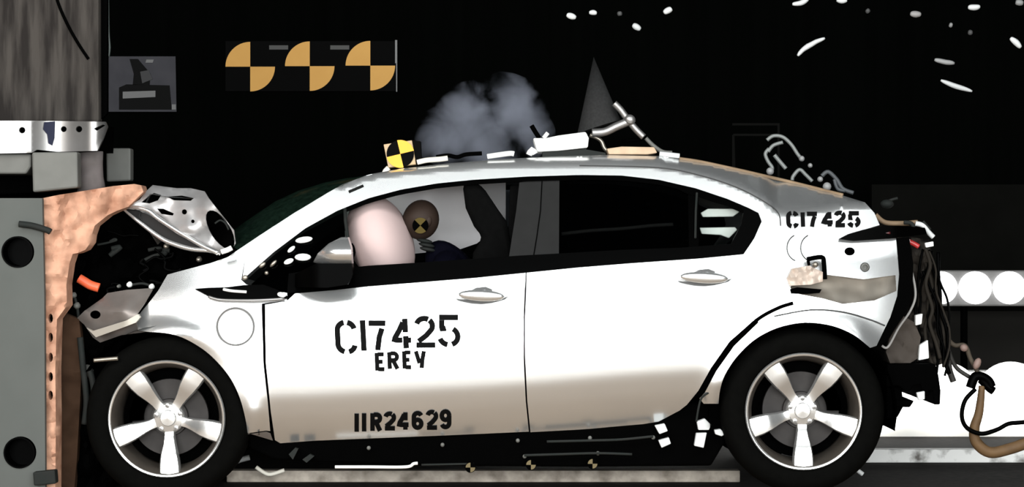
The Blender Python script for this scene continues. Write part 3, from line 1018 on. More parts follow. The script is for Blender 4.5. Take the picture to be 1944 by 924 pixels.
for x, y in ((893, 887), (1008, 882), (1125, 880)):
    bm = bmesh.new()
    disc(bm, at(x, y, 0.09), 0.022, 0.09, 0.10, 20)
    d0 = obj('small_target', bm, M['black'], car)
    bm = bmesh.new()
    slab(bm, quad_sector(x, y, 9, 0), 0.086, 0.089)
    slab(bm, quad_sector(x, y, 9, 2), 0.086, 0.089)
    obj('target_quarter', bm, mat('dim_yellow', (.10, .07, .02), .6), d0)
for pts in ([(548, 862), (560, 850), (566, 852), (556, 872)], [(574, 872), (588, 862), (596, 866), (582, 878)]):
    bm = bmesh.new()
    slab(bm, pts, 0.10, 0.13)
    obj('tape_tab', bm, M['darkgrey'], car)
bm = bmesh.new()
ptube(bm, [(1345, 745), (1332, 755), (1326, 775), (1322, 800)], 0.03, 2.2, 6)
obj('hanging_wire', bm, M['darkgrey'], car, True)
# sill skirt piece in front of the door
panel('fender_foot', [(470, 824), (505, 819), (513, 822), (518, 836), (472, 822)], M['paint_bare'], car, D, .01, 7, both=False)

# front crush ---------------------------------------------------------------------
def crumple(s, a, base, seed=0):
    return lambda x, y: base + nz(x, y, s, a, seed) + nz(x, y, s * .4, a * .5, seed + 5)


obj('engine_bay', sheet_bm([(170, 440), (182, 424), (208, 405), (240, 396), (300, 450), (366, 474), (432, 486), (400, 505), (330, 520), (306, 552), (270, 596), (200, 600), (150, 610), (128, 590), (128, 520), (150, 480), (168, 470)],
                           crumple(40, 0.06, 0.40), 1.0, 9), M['black'], car, True, 40)
for i in range(16):
    bm = bmesh.new()
    x = random.uniform(150, 330)
    y = random.uniform(440, 560)
    if x > 300:
        y = random.uniform(470, 500)
    pts = [(x, y)]
    for k in range(4):
        pts.append((pts[-1][0] + random.uniform(-20, 24), pts[-1][1] + random.uniform(-6, 16)))
    ptube(bm, pts, 0.31 + random.random() * .06, random.uniform(2, 5), 8)
    obj('engine_hose', bm, M['darkgrey'] if i % 4 == 0 else M['gloss_black'], car, True)
# crushed headlamp pieces
bm = bmesh.new()
ptube(bm, [(150, 528), (160, 534), (172, 541), (188, 546)], 0.25, 9, 10)
obj('indicator_lens', bm, M['orange'], car, True)
for x, y, r, mm in ((226, 543, 4, 'steel_dull'), (246, 540, 6, 'white'), (288, 544, 6, 'white'), (378, 492, 6, 'alloy_dull'), (316, 467, 6, 'alloy_dull'), (140, 560, 6, 'steel_dull'), (146, 580, 7, 'steel_dull'), (166, 704, 13, 'steel_dull'), (138, 845, 8, 'steel_dull'), (168, 612, 8, 'paint_bare')):
    bm = bmesh.new()
    q = at(x, y, 0.24)
    ell(bm, q, r * .0022, .02, r * .0022, 0, 10, lambda p: p + Vector(noise.noise_vector(p * 60)) * .004)
    obj('broken_fitting', bm, M[mm], car, True)
bm = bmesh.new()
ptube(bm, [(248, 541), (270, 538), (288, 543)], 0.24, 2.5, 8)
ptube(bm, [(140, 560), (146, 580), (150, 610)], 0.24, 3, 8)
obj('broken_strut', bm, M['darkgrey'], car, True)
# bent bumper corner
obj('bumper_corner', sheet_bm([(146, 604), (160, 590), (194, 566), (204, 556), (240, 550), (282, 547), (290, 550), (276, 574), (262, 594), (256, 604), (262, 622), (284, 629), (230, 636), (190, 650), (176, 640), (160, 616)],
                              lambda x, y: 0.06 + max(0, (240 - x)) * 0.0016 + 0.10 * max(0, (590 - y) / 40) + 0.05 * max(0, (y - 606) / 30) + nz(x, y, 25, 0.012), 0.008, 6, [circ(181, 597, 10, 16, 8)]),
    M['paint_bare'], car, True, 40)
obj('bumper_lip', sheet_bm([(164, 622), (176, 628), (240, 608), (262, 596), (266, 602), (258, 612), (232, 622), (182, 640)], lambda x, y: 0.03 + max(0, (240 - x)) * 0.0016, 0.03, 6), mat('lip_beige', (.42, .39, .34), .5, .3), car, True, 40)
bm = bmesh.new()
slab(bm, [(158, 590), (206, 570), (206, 620), (170, 625)], 0.30, 0.36)
obj('hole_backing', bm, M['black'], car)
# dark crushed structure ahead of the wheel
obj('crushed_bumper', sheet_bm([(150, 615), (200, 640), (240, 640), (215, 680), (200, 760), (205, 840), (215, 930), (146, 930), (140, 870), (150, 760)], crumple(30, 0.06, 0.25, 2), 1.2, 9), M['black'], car, True, 40)
bm = bmesh.new()
ptube(bm, [(178, 684), (200, 682), (224, 680)], 0.02, 4, 8)
obj('broken_strut', bm, M['alloy_dull'], car, True)
for pts in ([(152, 640), (158, 700), (164, 760), (160, 805)], [(170, 700), (178, 740), (172, 780)]):
    bm = bmesh.new()
    ptube(bm, pts, 0.18, 6, 8)
    obj('bumper_strut', bm, M['darkgrey'], car, True)

# folded bonnet
bon = [(234, 396), (250, 388), (266, 378), (276, 364), (290, 351), (312, 354), (336, 357), (362, 357), (388, 363), (396, 376), (421, 408), (444, 437), (447, 462), (437, 477), (418, 482), (384, 470), (340, 446), (300, 420), (262, 398)]


def bon_d(x, y):
    return 0.12 + 0.0009 * (440 - x) - 0.04 * math.sin((x + y) / 24) + nz(x, y, 30, 0.035, 9) + nz(x, y, 12, 0.006, 4) + max(0, (376 - y)) * 0.006


bh = circ(0, 0, 1, 22)
rot = math.radians(-32)
hole = [(418 + 22 * u * math.cos(rot) - 44 * v * math.sin(rot) * -1 * -1, 434 + 22 * u * math.sin(rot) + 44 * v * math.cos(rot)) for u, v in bh]
hole = [(418 + 19 * u * math.cos(rot) - 42 * v * math.sin(rot) * 1, 436 + 19 * u * math.sin(rot) + 42 * v * math.cos(rot)) for u, v in bh]
hole = [(x, y) for x, y in hole]
obj('bonnet', sheet_bm(bon, bon_d, 0.015, 5, [[(298, 396), (310, 396), (330, 405), (328, 409), (306, 406)], circ(350, 402, 5, 12), circ(366, 420, 3.5, 12), [(268, 384), (282, 372), (292, 366), (306, 370), (300, 380), (284, 386)], [(316, 373), (345, 371), (368, 376), (362, 381), (330, 380)], hole]), M['bonnet'], car, True, 35)
obj('bonnet_liner', sheet_bm([(262, 392), (290, 362), (380, 372), (420, 412), (442, 442), (440, 468), (420, 474), (360, 444), (300, 412)], lambda x, y: bon_d(x, y) + 0.07, 0.02, 9), M['black'], car, True, 40)
# fold edge: dark channel with bright lip
obj('bonnet_channel', sheet_bm([(234, 396), (262, 397), (300, 419), (340, 445), (384, 469), (392, 474), (366, 471), (336, 463), (306, 449), (264, 419)], lambda x, y: 0.11 + 0.0009 * (440 - x), 0.02, 6), mat('channel_grey', (.022, .021, .021), .7, 0, .1), car, True, 40)
bm = bmesh.new()
tube(bm, catmull([at(x, y, 0.09 + 0.0009 * (440 - x)) for x, y in ((234, 397), (264, 421), (306, 452), (336, 465), (366, 473), (396, 476), (418, 482))], 5), [0.005 + 0.006 * math.sin(math.pi * i / 30) for i in range(31)], 8)
obj('bonnet_lip', bm, M['paint'], car, True)
bm = bmesh.new()
tube(bm, catmull([at(x, y, 0.08 + 0.0009 * (440 - x)) for x, y in ((244, 391), (280, 399), (300, 414), (340, 440), (384, 466), (414, 480))], 5), 0.010, 8)
obj('bonnet_lip', bm, M['paint'], car, True)
# crumpled remainder of the bonnet reaching across the car
bm = bmesh.new()
rows = []
for j in range(13):
    Y = 0.25 + j * 0.02
    row = []
    for x, y in ((300, 452), (268, 402), (290, 358), (330, 362), (386, 368), (418, 410), (444, 444), (452, 472)):
        q = at(x, y, 0.3)
        row.append(bm.verts.new(Vector((q.x, Y, q.z - 0.02)) + Vector(noise.noise_vector(Vector((x / 40, Y * 6, y / 40)))) * 0.02))
    rows.append(row)
for i in range(12):
    for k in range(7):
        bm.faces.new((rows[i][k], rows[i][k + 1], rows[i + 1][k + 1], rows[i + 1][k]))
bmesh.ops.solidify(bm, geom=bm.faces[:], thickness=0.004)
obj('bonnet_skin', bm, M['paint'], car, True, 50)
bm = bmesh.new()
tube(bm, catmull([at(x, y, 0.09) for x, y in ((408, 424), (418, 418), (428, 424), (434, 436))], 5), 0.004, 6)
obj('bonnet_hinge', bm, M['darkgrey'], car, True)
bm = bmesh.new()
ptube(bm, [(420, 478), (432, 474), (440, 470)], 0.07, 5, 8)
obj('bonnet_hinge', bm, M['white'], car, True)

# interior --------------------------------------------------------------------------
bm = bmesh.new()
slab(bm, [(470, 545), (520, 500), (600, 470), (655, 478), (690, 520), (700, 560), (480, 570)], 0.25, 1.55)
obj('dashboard', bm, M['black'], car, bevel=0.02)
bm = bmesh.new()
slab(bm, [(480, 560), (1420, 500), (1420, 760), (520, 800)], 0.75, 1.05)
obj('centre_tunnel', bm, M['black'], car)
bm = bmesh.new()
slab(bm, [(480, 800), (1380, 770), (1380, 800), (480, 830)], 0.15, 1.6)
obj('cabin_floor', bm, M['black'], car)
for y0, y1 in ((0.28, 0.78), (1.02, 1.5)):
    bm = bmesh.new()
    slab(bm, [(878, 350), (886, 346), (908, 347), (922, 362), (946, 398), (962, 420), (972, 470), (985, 560), (1000, 700), (930, 720), (905, 600), (895, 520), (898, 480), (916, 450), (900, 430), (884, 395)], y0, y1, ref=0.3)
    obj('front_seat', bm, M['seat'], car, True, 50, bevel=0.03)
    bm = bmesh.new()
    slab(bm, [(740, 640), (900, 660), (960, 690), (940, 740), (740, 720)], y0, y1, ref=0.3)
    obj('seat_cushion', bm, M['seat'], car, True, 50, bevel=0.03)
bm = bmesh.new()
slab(bm, [(968, 352), (986, 350), (990, 380), (978, 440), (966, 480), (960, 480), (966, 420)], 0.30, 0.36)
obj('seat_belt', bm, M['seat'], car, True, 50, bevel=0.01)
bm = bmesh.new()
slab(bm, [(1200, 400), (1260, 395), (1330, 480), (1380, 640), (1370, 720), (1150, 730), (1150, 650), (1270, 640), (1240, 500)], 0.25, 1.55, ref=.3)
obj('rear_seat', bm, M['seat'], car, True, 50, bevel=0.03)
bm = bmesh.new()
ptube(bm, [(1066, 444), (1120, 438), (1180, 434), (1240, 428), (1278, 426)], 0.24, 3.6, 8)  # pale strip along the inside of the rear window
obj('pale_strip', bm, mat('strip_grey', (.45, .42, .40), .5), car, True)
for pts in ([(1330, 404), (1344, 396), (1396, 396), (1404, 402), (1392, 411), (1334, 412)], [(1328, 432), (1396, 431), (1400, 436), (1384, 452), (1368, 446), (1332, 444)]):
    bm = bmesh.new()
    slab(bm, pts, 0.23, 0.26)
    obj('white_bar', bm, emit('bar_white', (1, 1, 1), 0) if False else M['white'], car, bevel=0.004)  # two white bars set inside, behind the quarter glass
for x, y in ((1296, 426), (1310, 426), (1306, 456), (1230, 387)):
    bm = bmesh.new()
    ell(bm, at(x, y, .24), .012, .01, .008, 0, 10)
    obj('cargo_fitting', bm, M['darkgrey'], car, True)
# airbags (driver, pale pink; curtain, white)
bm = bmesh.new()


def bag(p):
    n = noise.noise(p * 5) * 0.02
    return p * (1 + n) + Vector((0.0, 0, 0))


ell(bm, at(722, 462, 0.46), 0.140, 0.26, 0.215, math.radians(-17), 40, bag)
obj('driver_airbag', bm, M['airbag'], car, True)
bm = bmesh.new()
lathe_ring = []
c = at(668, 500, 0.45)
pts = [c + Vector((0.05 * math.sin(a), 0.18 * math.cos(a), 0.17 * math.sin(a))) for a in [2 * math.pi * i / 32 for i in range(33)]]
tube(bm, pts, 0.014, 8, False)
obj('steering_wheel', bm, M['black'], car, True)
bm = bmesh.new()
for x, y, rr in ((690, 478, 9), (684, 492, 7)):
    ell(bm, at(x, y, .36), rr / 465, .02, rr / 465, .3, 12)
obj('steering_switch', bm, mat('switch_red', (.16, .05, .04), .6), car, True)
obj('curtain_airbag', sheet_bm([(655, 345), (800, 330), (900, 325), (960, 325), (960, 420), (935, 440), (905, 462), (870, 474), (800, 480), (700, 490), (655, 480)],
                               lambda x, y: 0.86 + nz(x, y, 60, .05, 3), 0.04, 10), M['curtain'], car, True, 50)
bm = bmesh.new()
slab(bm, [(940, 340), (1010, 340), (1010, 440), (950, 430)], 1.60, 1.62, ref=1.6)
obj('far_glass', bm, mat('hazy_glass', (.10, .11, .13), .5), car)
bm = bmesh.new()
ptube(bm, [(846, 498), (856, 490), (872, 482)], 0.55, 7, 8)
obj('belt_buckle', bm, mat('buckle', (.35, .22, .2), .6), car, True)

# rear end --------------------------------------------------------------------------
obj('tail_lamp', sheet_bm([(1594, 453), (1612, 444), (1640, 436), (1676, 428), (1706, 428), (1756, 432), (1760, 444), (1730, 448), (1700, 451), (1620, 457)], lambda x, y: D(x, 470) - 0.004 + max(0, x - 1700) * .001, 0.04, 6), M['gloss_black'], car, True, 40)
bm = bmesh.new()
ptube(bm, [(1628, 446), (1660, 443), (1690, 442)], 0.10, 2.8, 6)
obj('lamp_red_strip', bm, M['dark_red'], bpy.data.objects['tail_lamp'], True)
obj('recess_panel', sheet_bm([(1494, 548), (1518, 520), (1566, 517), (1640, 526), (1704, 518), (1706, 556), (1664, 575), (1600, 582), (1556, 572), (1500, 560)],
                             lambda x, y: D(x, y) + 0.015 + 0.0016 * max(0, y - 520) + nz(x, y, 25, .02, 6), 0.01, 6), mat('recess_grey', (.42, .38, .33), .45, .4, .5, (.30, .27, .23), 7), car, True, 40)
obj('recess_slot', sheet_bm([(1500, 549), (1514, 545), (1560, 549), (1556, 556), (1530, 558), (1502, 557)], lambda x, y: D(x, y) - .004, .01, 5), M['black'], car)
obj('bracket', sheet_bm([(1494, 530), (1504, 510), (1536, 504), (1562, 516), (1562, 534), (1540, 540), (1500, 542)], lambda x, y: D(x, y) - .035 + nz(x, y, 12, .02), .03, 5), mat('bracket_beige', (.50, .42, .36), .5, .2, .5, (.38, .30, .25), 12), car, True, 40)
bm = bmesh.new()
ptube(bm, [(1532, 492), (1560, 488), (1564, 500), (1566, 530)], 0.0, 4.5, 8, 4)
ptube(bm, [(1534, 494), (1536, 504)], 0.0, 3, 8, 0)
obj('bracket_frame', bm, M['black'], car, True)
bm = bmesh.new()
ell(bm, at(1548, 502, 0.01), .013, .012, .012)
obj('bracket_bolt', bm, M['alloy_dull'], car, True)
bm = bmesh.new()
for cx in (1500, 1526):
    ribbon(bm, arc(cx + 18, 470, 24, 26, 245, 110, 12), 2.0, D, -0.002)
bmesh.ops.solidify(bm, geom=bm.faces[:], thickness=0.0015)
obj('pressed_line', bm, M['seam'], qp)
bm = bmesh.new()
lathe(bm, [(.017, .0), (.011, -.002), (.011, .01), (.001, .01)], at(1642, 507, D(1642, 507)), 18)
obj('plug', bm, M['steel_dull'], car, True, 30)
# black vertical channel and pale flange
obj('bumper_channel', sheet_bm([(1703, 452), (1726, 450), (1734, 500), (1732, 560), (1722, 590), (1700, 622), (1684, 648), (1666, 655), (1690, 604), (1704, 564), (1708, 520)], lambda x, y: D(min(x, 1700), y) - .002, 0.05, 7), M['black'], car, True, 40)
bm = bmesh.new()
for pts in ([(1722, 492), (1732, 520), (1738, 560), (1728, 590), (1706, 622), (1686, 658), (1674, 656)],):
    ptube(bm, pts, 0.10, 2.4, 8)
obj('pale_flange', bm, mat('flange_grey', (.26, .25, .24), .6, 0, .2), car, True)
obj('rear_structure', sheet_bm([(1730, 450), (1764, 455), (1772, 500), (1784, 540), (1790, 600), (1796, 640), (1790, 690), (1760, 700), (1690, 700), (1680, 668), (1716, 620), (1736, 580)], crumple(26, 0.06, 0.30, 7), 1.0, 8),
    mat('wreck_dark', (.050, .042, .035), .8, 0, .1, (.006, .005, .005), 14, contrast=(.42, .6)), car, True, 40)
obj('fill_plate', sheet_bm([(1690, 640), (1716, 600), (1736, 612), (1748, 640), (1742, 680), (1720, 694), (1690, 690), (1682, 668)], crumple(20, 0.02, 0.22, 1), 0.03, 7), mat('plate_brown', (.055, .045, .038), .7, 0, .1), car, True, 40)
for pts in ([(1738, 598), (1752, 595), (1750, 615), (1738, 618)], [(1746, 655), (1762, 645), (1764, 680), (1744, 684)]):
    bm = bmesh.new()
    slab(bm, pts, 0.20, 0.23)
    obj('pale_clip', bm, M['white'], car, bevel=0.004)
bm = bmesh.new()
slab(bm, [(1684, 692), (1775, 690), (1782, 712), (1786, 742), (1785, 768), (1773, 768), (1771, 742), (1764, 742), (1764, 752), (1752, 752), (1748, 730), (1735, 732), (1728, 742), (1718, 742), (1706, 732), (1684, 734)], 0.12, 0.9)
slab(bm, [(1684, 728), (1712, 738), (1716, 770), (1704, 792), (1684, 796)], 0.16, 0.9)
slab(bm, [(1700, 759), (1736, 760), (1728, 773), (1700, 772)], 0.14, 0.5)
obj('bumper_beam', bm, M['black'], car, bevel=0.006)
bm = bmesh.new()
slab(bm, [(1740, 745), (1756, 742), (1756, 758), (1744, 760)], 0.10, 0.12)
obj('tow_hook', bm, M['shard'], car, bevel=0.004)
# boot edge pieces
bm = bmesh.new()
ptube(bm, [(1662, 408), (1680, 422), (1712, 424), (1742, 422)], 0.3, 5, 8)
obj('boot_edge', bm, M['tan'], car, True)
for i, pts in enumerate(([(1716, 422), (1730, 424), (1736, 436)], [(1738, 424), (1752, 428), (1764, 442), (1772, 450)], [(1752, 420), (1766, 436)])):
    bm = bmesh.new()
    ptube(bm, pts, 0.25, (4, 5, 3)[i], 8)
    obj('boot_latch', bm, M[('darkgrey', 'shard', 'darkgrey')[i]], car, True)
bm = bmesh.new()
ptube(bm, [(1718, 456), (1730, 460), (1744, 468)], 0.22, 5, 8)
obj('reflector', bm, M['red'], car, True)
bm = bmesh.new()
slab(bm, [(1716, 452), (1728, 454), (1728, 462), (1716, 462)], 0.20, 0.22)
slab(bm, [(1756, 461), (1772, 458), (1773, 467), (1758, 470)], 0.20, 0.22)
obj('reflector_end', bm, M['white'], car, bevel=0.003)
bm = bmesh.new()
ptube(bm, [(1674, 388), (1690, 380), (1704, 376)], .8, 3, 6)
ell(bm, at(1684, 387, .8), .03, .03, .02)
obj('boot_fitting', bm, M['darkgrey'], car, True)
for i in range(12):
    bm = bmesh.new()
    x = random.uniform(1745, 1790)
    pts = [(x, random.uniform(470, 520))]
    while pts[-1][1] < 680:
        pts.append((min(1802, max(1738, pts[-1][0] + random.uniform(-12, 15))), pts[-1][1] + random.uniform(25, 50)))
    ptube(bm, pts, 0.2 + random.random() * .06, random.uniform(2, 4.5), 8)
    obj('wiring', bm, M['gloss_black'] if i % 3 else mat('wire_brown', (.016, .013, .010), .7, 0, .1), car, True)

# ------------------------------------------------------------------ crash-test dummy
dum = thing('crash_test_dummy', 'crash-test dummy with brown head and yellow target dot, leaning into the pink airbag', 'dummy', at(880, 650, 0.5))
HY = 0.42


def head_shape(p):
    q = p.copy()
    if q.x < -0.03 and q.z < 0.02:
        q.x -= 0.010 * math.exp(-((q.z + .03) / .02)**2) * math.exp(-(q.y / .02)**2)
    if q.z < 0:
        q.y *= 1 + 0.25 * q.z / .1
    return q


bm = bmesh.new()
ell(bm, at(799, 417, HY), 0.078, 0.075, 0.086, math.radians(12), 32, head_shape)
hd = obj('head', bm, M['dummy'], dum, True)
bm = bmesh.new()
ell(bm, at(812, 420, HY - .058), 0.018, 0.012, 0.026, 0.2, 14)
obj('ear', bm, M['dummy'], hd, True)
bm = bmesh.new()
cq = at(798, 428, HY - 0.078)
disc(bm, cq, 0.034, cq.y, cq.y + 0.02, 24)
obj('target_dot', bm, M['black'], hd)
bm = bmesh.new()
slab(bm, quad_sector(798, 428, 15, 0.5), cq.y - .004, cq.y - .001)
slab(bm, quad_sector(798, 428, 15, 2.5), cq.y - .004, cq.y - .001)
obj('target_quarter', bm, mat('head_yellow', (.07, .05, .012), .7, 0, .1), hd)
# body: one skinned figure, seated
vs = {'pelvis': (925, 690, .5), 'waist': (910, 620, .5), 'chest': (870, 545, .5), 'collar': (845, 495, .5), 'neck': (815, 462, .45),
      'shn': (850, 505, .32), 'eln': (800, 570, .27), 'wrn': (720, 545, .32), 'shf': (850, 505, .68), 'elf': (800, 570, .73), 'wrf': (720, 545, .62),
      'hpn': (915, 695, .40), 'knn': (760, 660, .38), 'ann': (640, 760, .40), 'ton': (590, 770, .40), 'hpf': (915, 695, .60), 'knf': (760, 660, .62), 'anf': (640, 760, .60), 'tof': (590, 770, .60)}
es = [('pelvis', 'waist'), ('waist', 'chest'), ('chest', 'collar'), ('collar', 'neck'), ('collar', 'shn'), ('shn', 'eln'), ('eln', 'wrn'), ('collar', 'shf'), ('shf', 'elf'), ('elf', 'wrf'),
      ('pelvis', 'hpn'), ('hpn', 'knn'), ('knn', 'ann'), ('ann', 'ton'), ('pelvis', 'hpf'), ('hpf', 'knf'), ('knf', 'anf'), ('anf', 'tof')]
rad = dict(pelvis=.13, waist=.12, chest=.13, collar=.08, neck=.05, shn=.06, eln=.042, wrn=.03, shf=.06, elf=.042, wrf=.03, hpn=.085, knn=.06, ann=.04, ton=.035, hpf=.085, knf=.06, anf=.04, tof=.035)
me = bpy.data.meshes.new('body')
ks = list(vs)
me.from_pydata([at(*vs[k]) for k in ks], [(ks.index(a), ks.index(b)) for a, b in es], [])
bo = bpy.data.objects.new('body', me)
COL.objects.link(bo)
me.materials.append(M['shirt'])
bo.parent = dum
bo.matrix_parent_inverse = dum.matrix_world.inverted()
bo.modifiers.new('skin', 'SKIN')
if not me.skin_vertices:
    bpy.context.view_layer.objects.active = bo
for i, k in enumerate(ks):
    sv = me.skin_vertices[0].data[i]
    sv.radius = (rad[k], rad[k])
    sv.use_root = (k == 'pelvis')
bo.modifiers.new('sub', 'SUBSURF').levels = 2
bo.modifiers['sub'].render_levels = 2
bm = bmesh.new()
for j, (x, y) in enumerate(((806, 456), (810, 464), (812, 472))):
    a, b = at(x - 12, y, HY - .0), at(x + 12, y + 2, HY)
    q = a.lerp(b, .5)
    ell(bm, q, .036, .036, .010, .2, 14)
obj('neck_ring', bm, M['darkgrey'], dum, True)
for sy, w_ in ((.32, 'wrn'), (.62, 'wrf')):
    bm = bmesh.new()
    q = at(*vs[w_])
    ell(bm, q + Vector((-.05, 0, .01)), .05, .022, .04, .2, 14)
    for f in range(4):
        b0 = q + Vector((-.085, -.02 + f * .013, .025 - f * .004))
        tube(bm, [b0, b0 + Vector((-.035, 0, .0)), b0 + Vector((-.05, .004, -.025)), b0 + Vector((-.038, .006, -.045))], [.0085, .008, .0075, .006], 8)
    b0 = q + Vector((-.05, -.022, .02))
    tube(bm, [b0, b0 + Vector((-.025, -.012, .02)), b0 + Vector((-.05, -.006, .022))], [.010, .009, .007], 8)
    obj('hand', bm, M['dummy'], dum, True)

# ------------------------------------------------------------------ roof equipment
def roofY(x):
    return D(x, inp(x, SIL) + 2)


CY = roofY(765) + 0.02
cube = thing('target_cube', 'small cube with a yellow and black quartered target on the roof front', 'target', at(765, 318, CY))
bm = bmesh.new()
slab(bm, [(728, 274), (782, 266), (790, 312), (737, 318)], CY, CY + 0.10)
obj('cube_body', bm, mat('cube_cream', (.42, .30, .17), .6), cube, bevel=0.003)
bm = bmesh.new()
slab(bm, [(782, 266), (798, 268), (800, 306), (790, 312)], CY + 0.01, CY + 0.10)
obj('cube_side', bm, M['board'], cube)
bm = bmesh.new()
cq = at(760, 292, CY)
disc(bm, cq, 26 * (CAMD + CY) / F, CY - 0.004, CY - 0.001, 36)
obj('target_disc', bm, M['board'], cube)
bm = bmesh.new()
for q in (0.85, 2.85):
    slab(bm, quad_sector(760, 292, 26.5, q), CY - 0.008, CY - 0.005)
obj('target_quarter', bm, M['yellow_bright'], cube)
bm = bmesh.new()
ptube(bm, [(738, 318), (732, 324), (730, 328)], CY + .02, 5, 8, 2)
obj('foot', bm, M['offwhite'], cube, True)

for i, (pts, r, mm, lab) in enumerate((([(792, 308), (810, 304), (835, 302), (850, 300)], 5, 'offwhite', 'cream tape strip on the roof just behind the target cube'),
                                       ([(925, 297), (945, 294), (968, 291), (976, 292)], 5, 'white', 'white tape strip on the roof in front of the white box'))):
    bm = bmesh.new()
    ptube(bm, pts, roofY(pts[0][0]) + .01, r, 8)
    tag(obj('tape_strip', bm, M[mm], None, True), lab, 'tape')
bm = bmesh.new()
ptube(bm, [(828, 298), (850, 295), (868, 298), (885, 293), (915, 291)], roofY(860) + .05, 4, 8)
tag(obj('roof_cable', bm, M['black'], None, True), 'black cable lying on the roof below the smoke', 'cable')

BY = roofY(1070) + 0.03
bx_ = thing('instrument_box', 'white instrument box strapped to the middle of the roof', 'instrument box', at(1070, 292, BY))
bm = bmesh.new()
slab(bm, [(1012, 262), (1036, 262), (1060, 257), (1112, 250), (1118, 262), (1116, 280), (1060, 286), (1020, 288)], BY, BY + 0.22)
obj('case', bm, M['white'], bx_, bevel=0.006)
bm = bmesh.new()
ptube(bm, [(1004, 294), (1010, 284), (1016, 292)], BY, 6, 8, 2)
ptube(bm, [(1032, 262), (1040, 252)], BY, 4, 8, 0)
obj('clip', bm, M['white'], bx_, True)
bm = bmesh.new()
ptube(bm, [(1009, 238), (1016, 250), (1024, 262)], BY + .02, 4.5, 8, 2)
obj('plug', bm, M['black'], bx_, True)
bm = bmesh.new()
slab(bm, [(1030, 288), (1110, 283), (1150, 290), (1150, 298), (1030, 298)], BY + .01, BY + .2)
obj('base', bm, M['darkgrey'], bx_)

KY = roofY(1130) + 0.20
cn = thing('mesh_cone', 'grey mesh cone pointing up from a silver bracket on the roof', 'cone', at(1135, 255, KY))
bm = bmesh.new()
tip = at(1127, 108, KY)
n = 28
ba, bb = at(1096, 254, KY), at(1178, 228, KY)
cc = ba.lerp(bb, .5)
ax = (bb - ba) / 2
rim = [bm.verts.new(cc + ax * math.cos(2 * math.pi * k / n) + Vector((0, ax.length * math.sin(2 * math.pi * k / n), 0)) + Vector((0, 0, -0.015)) * (1 - math.cos(2 * math.pi * k / n)) * .0) for k in range(n)]
tv = bm.verts.new(tip)
for k in range(n):
    bm.faces.new((rim[k], rim[(k + 1) % n], tv))
bm.faces.new(rim)
obj('cone', bm, M['cone'], cn, True, 60)
bm = bmesh.new()
ptube(bm, [(1166, 196), (1178, 208), (1190, 224), (1206, 244), (1222, 260)], KY - .09, 6.5, 8)
obj('bracket_arm', bm, M['steel'], cn, True)
bm = bmesh.new()
ptube(bm, [(1194, 230), (1170, 240), (1148, 250), (1124, 252)], KY - .10, 8, 8)
obj('bracket_cross', bm, M['steel'], cn, True)
bm = bmesh.new()
ell(bm, at(1196, 227, KY - .11), .025, .02, .022, .5, 14)
obj('clamp_knob', bm, M['steel'], cn, True)
bm = bmesh.new()
ptube(bm, [(1226, 262), (1240, 276), (1258, 288), (1276, 290)], KY - .08, 4, 8)
obj('bracket_foot', bm, M['steel_dull'], cn, True)
bm = bmesh.new()
ptube(bm, [(1120, 256), (1140, 266), (1148, 282), (1160, 292)], KY - .06, 4, 8)
obj('bracket_foot', bm, M['alloy_dull'], cn, True)
bm = bmesh.new()
ptube(bm, [(1180, 268), (1220, 264)], KY, 4, 8, 0)
obj('cross_bar', bm, M['black'], cn, True)
bm = bmesh.new()
TYY = roofY(1200) + .02
slab(bm, [(1152, 282), (1180, 278), (1242, 279), (1248, 290), (1230, 293), (1156, 293)], TYY, TYY + .15)
tag(obj('wood_plate', bm, mat('plate_tan', (.55, .42, .29), .6, 0, .3, (.25, .15, .09), 16), bevel=0.004), 'tan plate lying on the roof under the cone bracket', 'plate')
bm = bmesh.new()
ptube(bm, [(1252, 292), (1272, 294), (1290, 296)], roofY(1270) + .01, 5, 8)
tag(obj('tape_strip', bm, M['shard'], None, True), 'pale tape strip on the rear roof edge behind the tan plate', 'tape')

# rear camera cage
GY = 0.75
cage_m = mat('cage_alloy', (.17, .18, .175), .5, .2)
cg = thing('camera_cage', 'bent silver tube cage standing on the rear hatch slope', 'cage', at(1500, 345, GY))
for nm, pts, r in (('tube', [(1456, 266), (1468, 258), (1486, 260), (1502, 274), (1514, 292), (1522, 302)], 3.6), ('tube', [(1458, 288), (1468, 276), (1486, 270)], 3.6), ('tube', [(1460, 282), (1453, 292), (1458, 306), (1466, 318), (1464, 326)], 3.6),
                   ('tube', [(1470, 294), (1480, 306), (1492, 320)], 4), ('tube', [(1504, 342), (1506, 334), (1518, 322), (1530, 332), (1542, 344)], 3.6)):
    bm = bmesh.new()
    ptube(bm, pts, GY, r, 8)
    obj(nm, bm, cage_m, cg, True)
joint_m = mat('cage_joint', (.25, .25, .25), .5)
for x, y, rr in ((1462, 325, 8), (1522, 301, 6), (1557, 340, 6), (1570, 354, 9), (1538, 314, 5)):
    bm = bmesh.new()
    ell(bm, at(x, y, GY - .02), rr / 465, .02, rr / 465, 0, 12)
    obj('joint', bm, joint_m, cg, True)
bm = bmesh.new()
ptube(bm, [(1560, 334), (1572, 326), (1588, 340), (1600, 358), (1620, 366)], GY, 4, 8)
ptube(bm, [(1584, 340), (1590, 358), (1604, 362)], GY, 3.5, 8)
obj('dark_tube', bm, mat('cage_dark', (.05, .055, .06), .6), cg, True)

# smoke -----------------------------------------------------------------------------
bm = bmesh.new()
sc_ = at(918, 232, 1.0)
ell(bm, sc_, 0.36, 0.26, 0.24, 0, 32, lambda p: p * (1 + 0.10 * noise.noise(p * 5)))
sm = bpy.data.materials.new('smoke')
sm.use_nodes = True
nt = sm.node_tree
nt.nodes.clear()
L = nt.links.new


def nd(t, **k):
    n = nt.nodes.new(t)
    for a_, v_ in k.items():
        setattr(n, a_, v_)
    return n


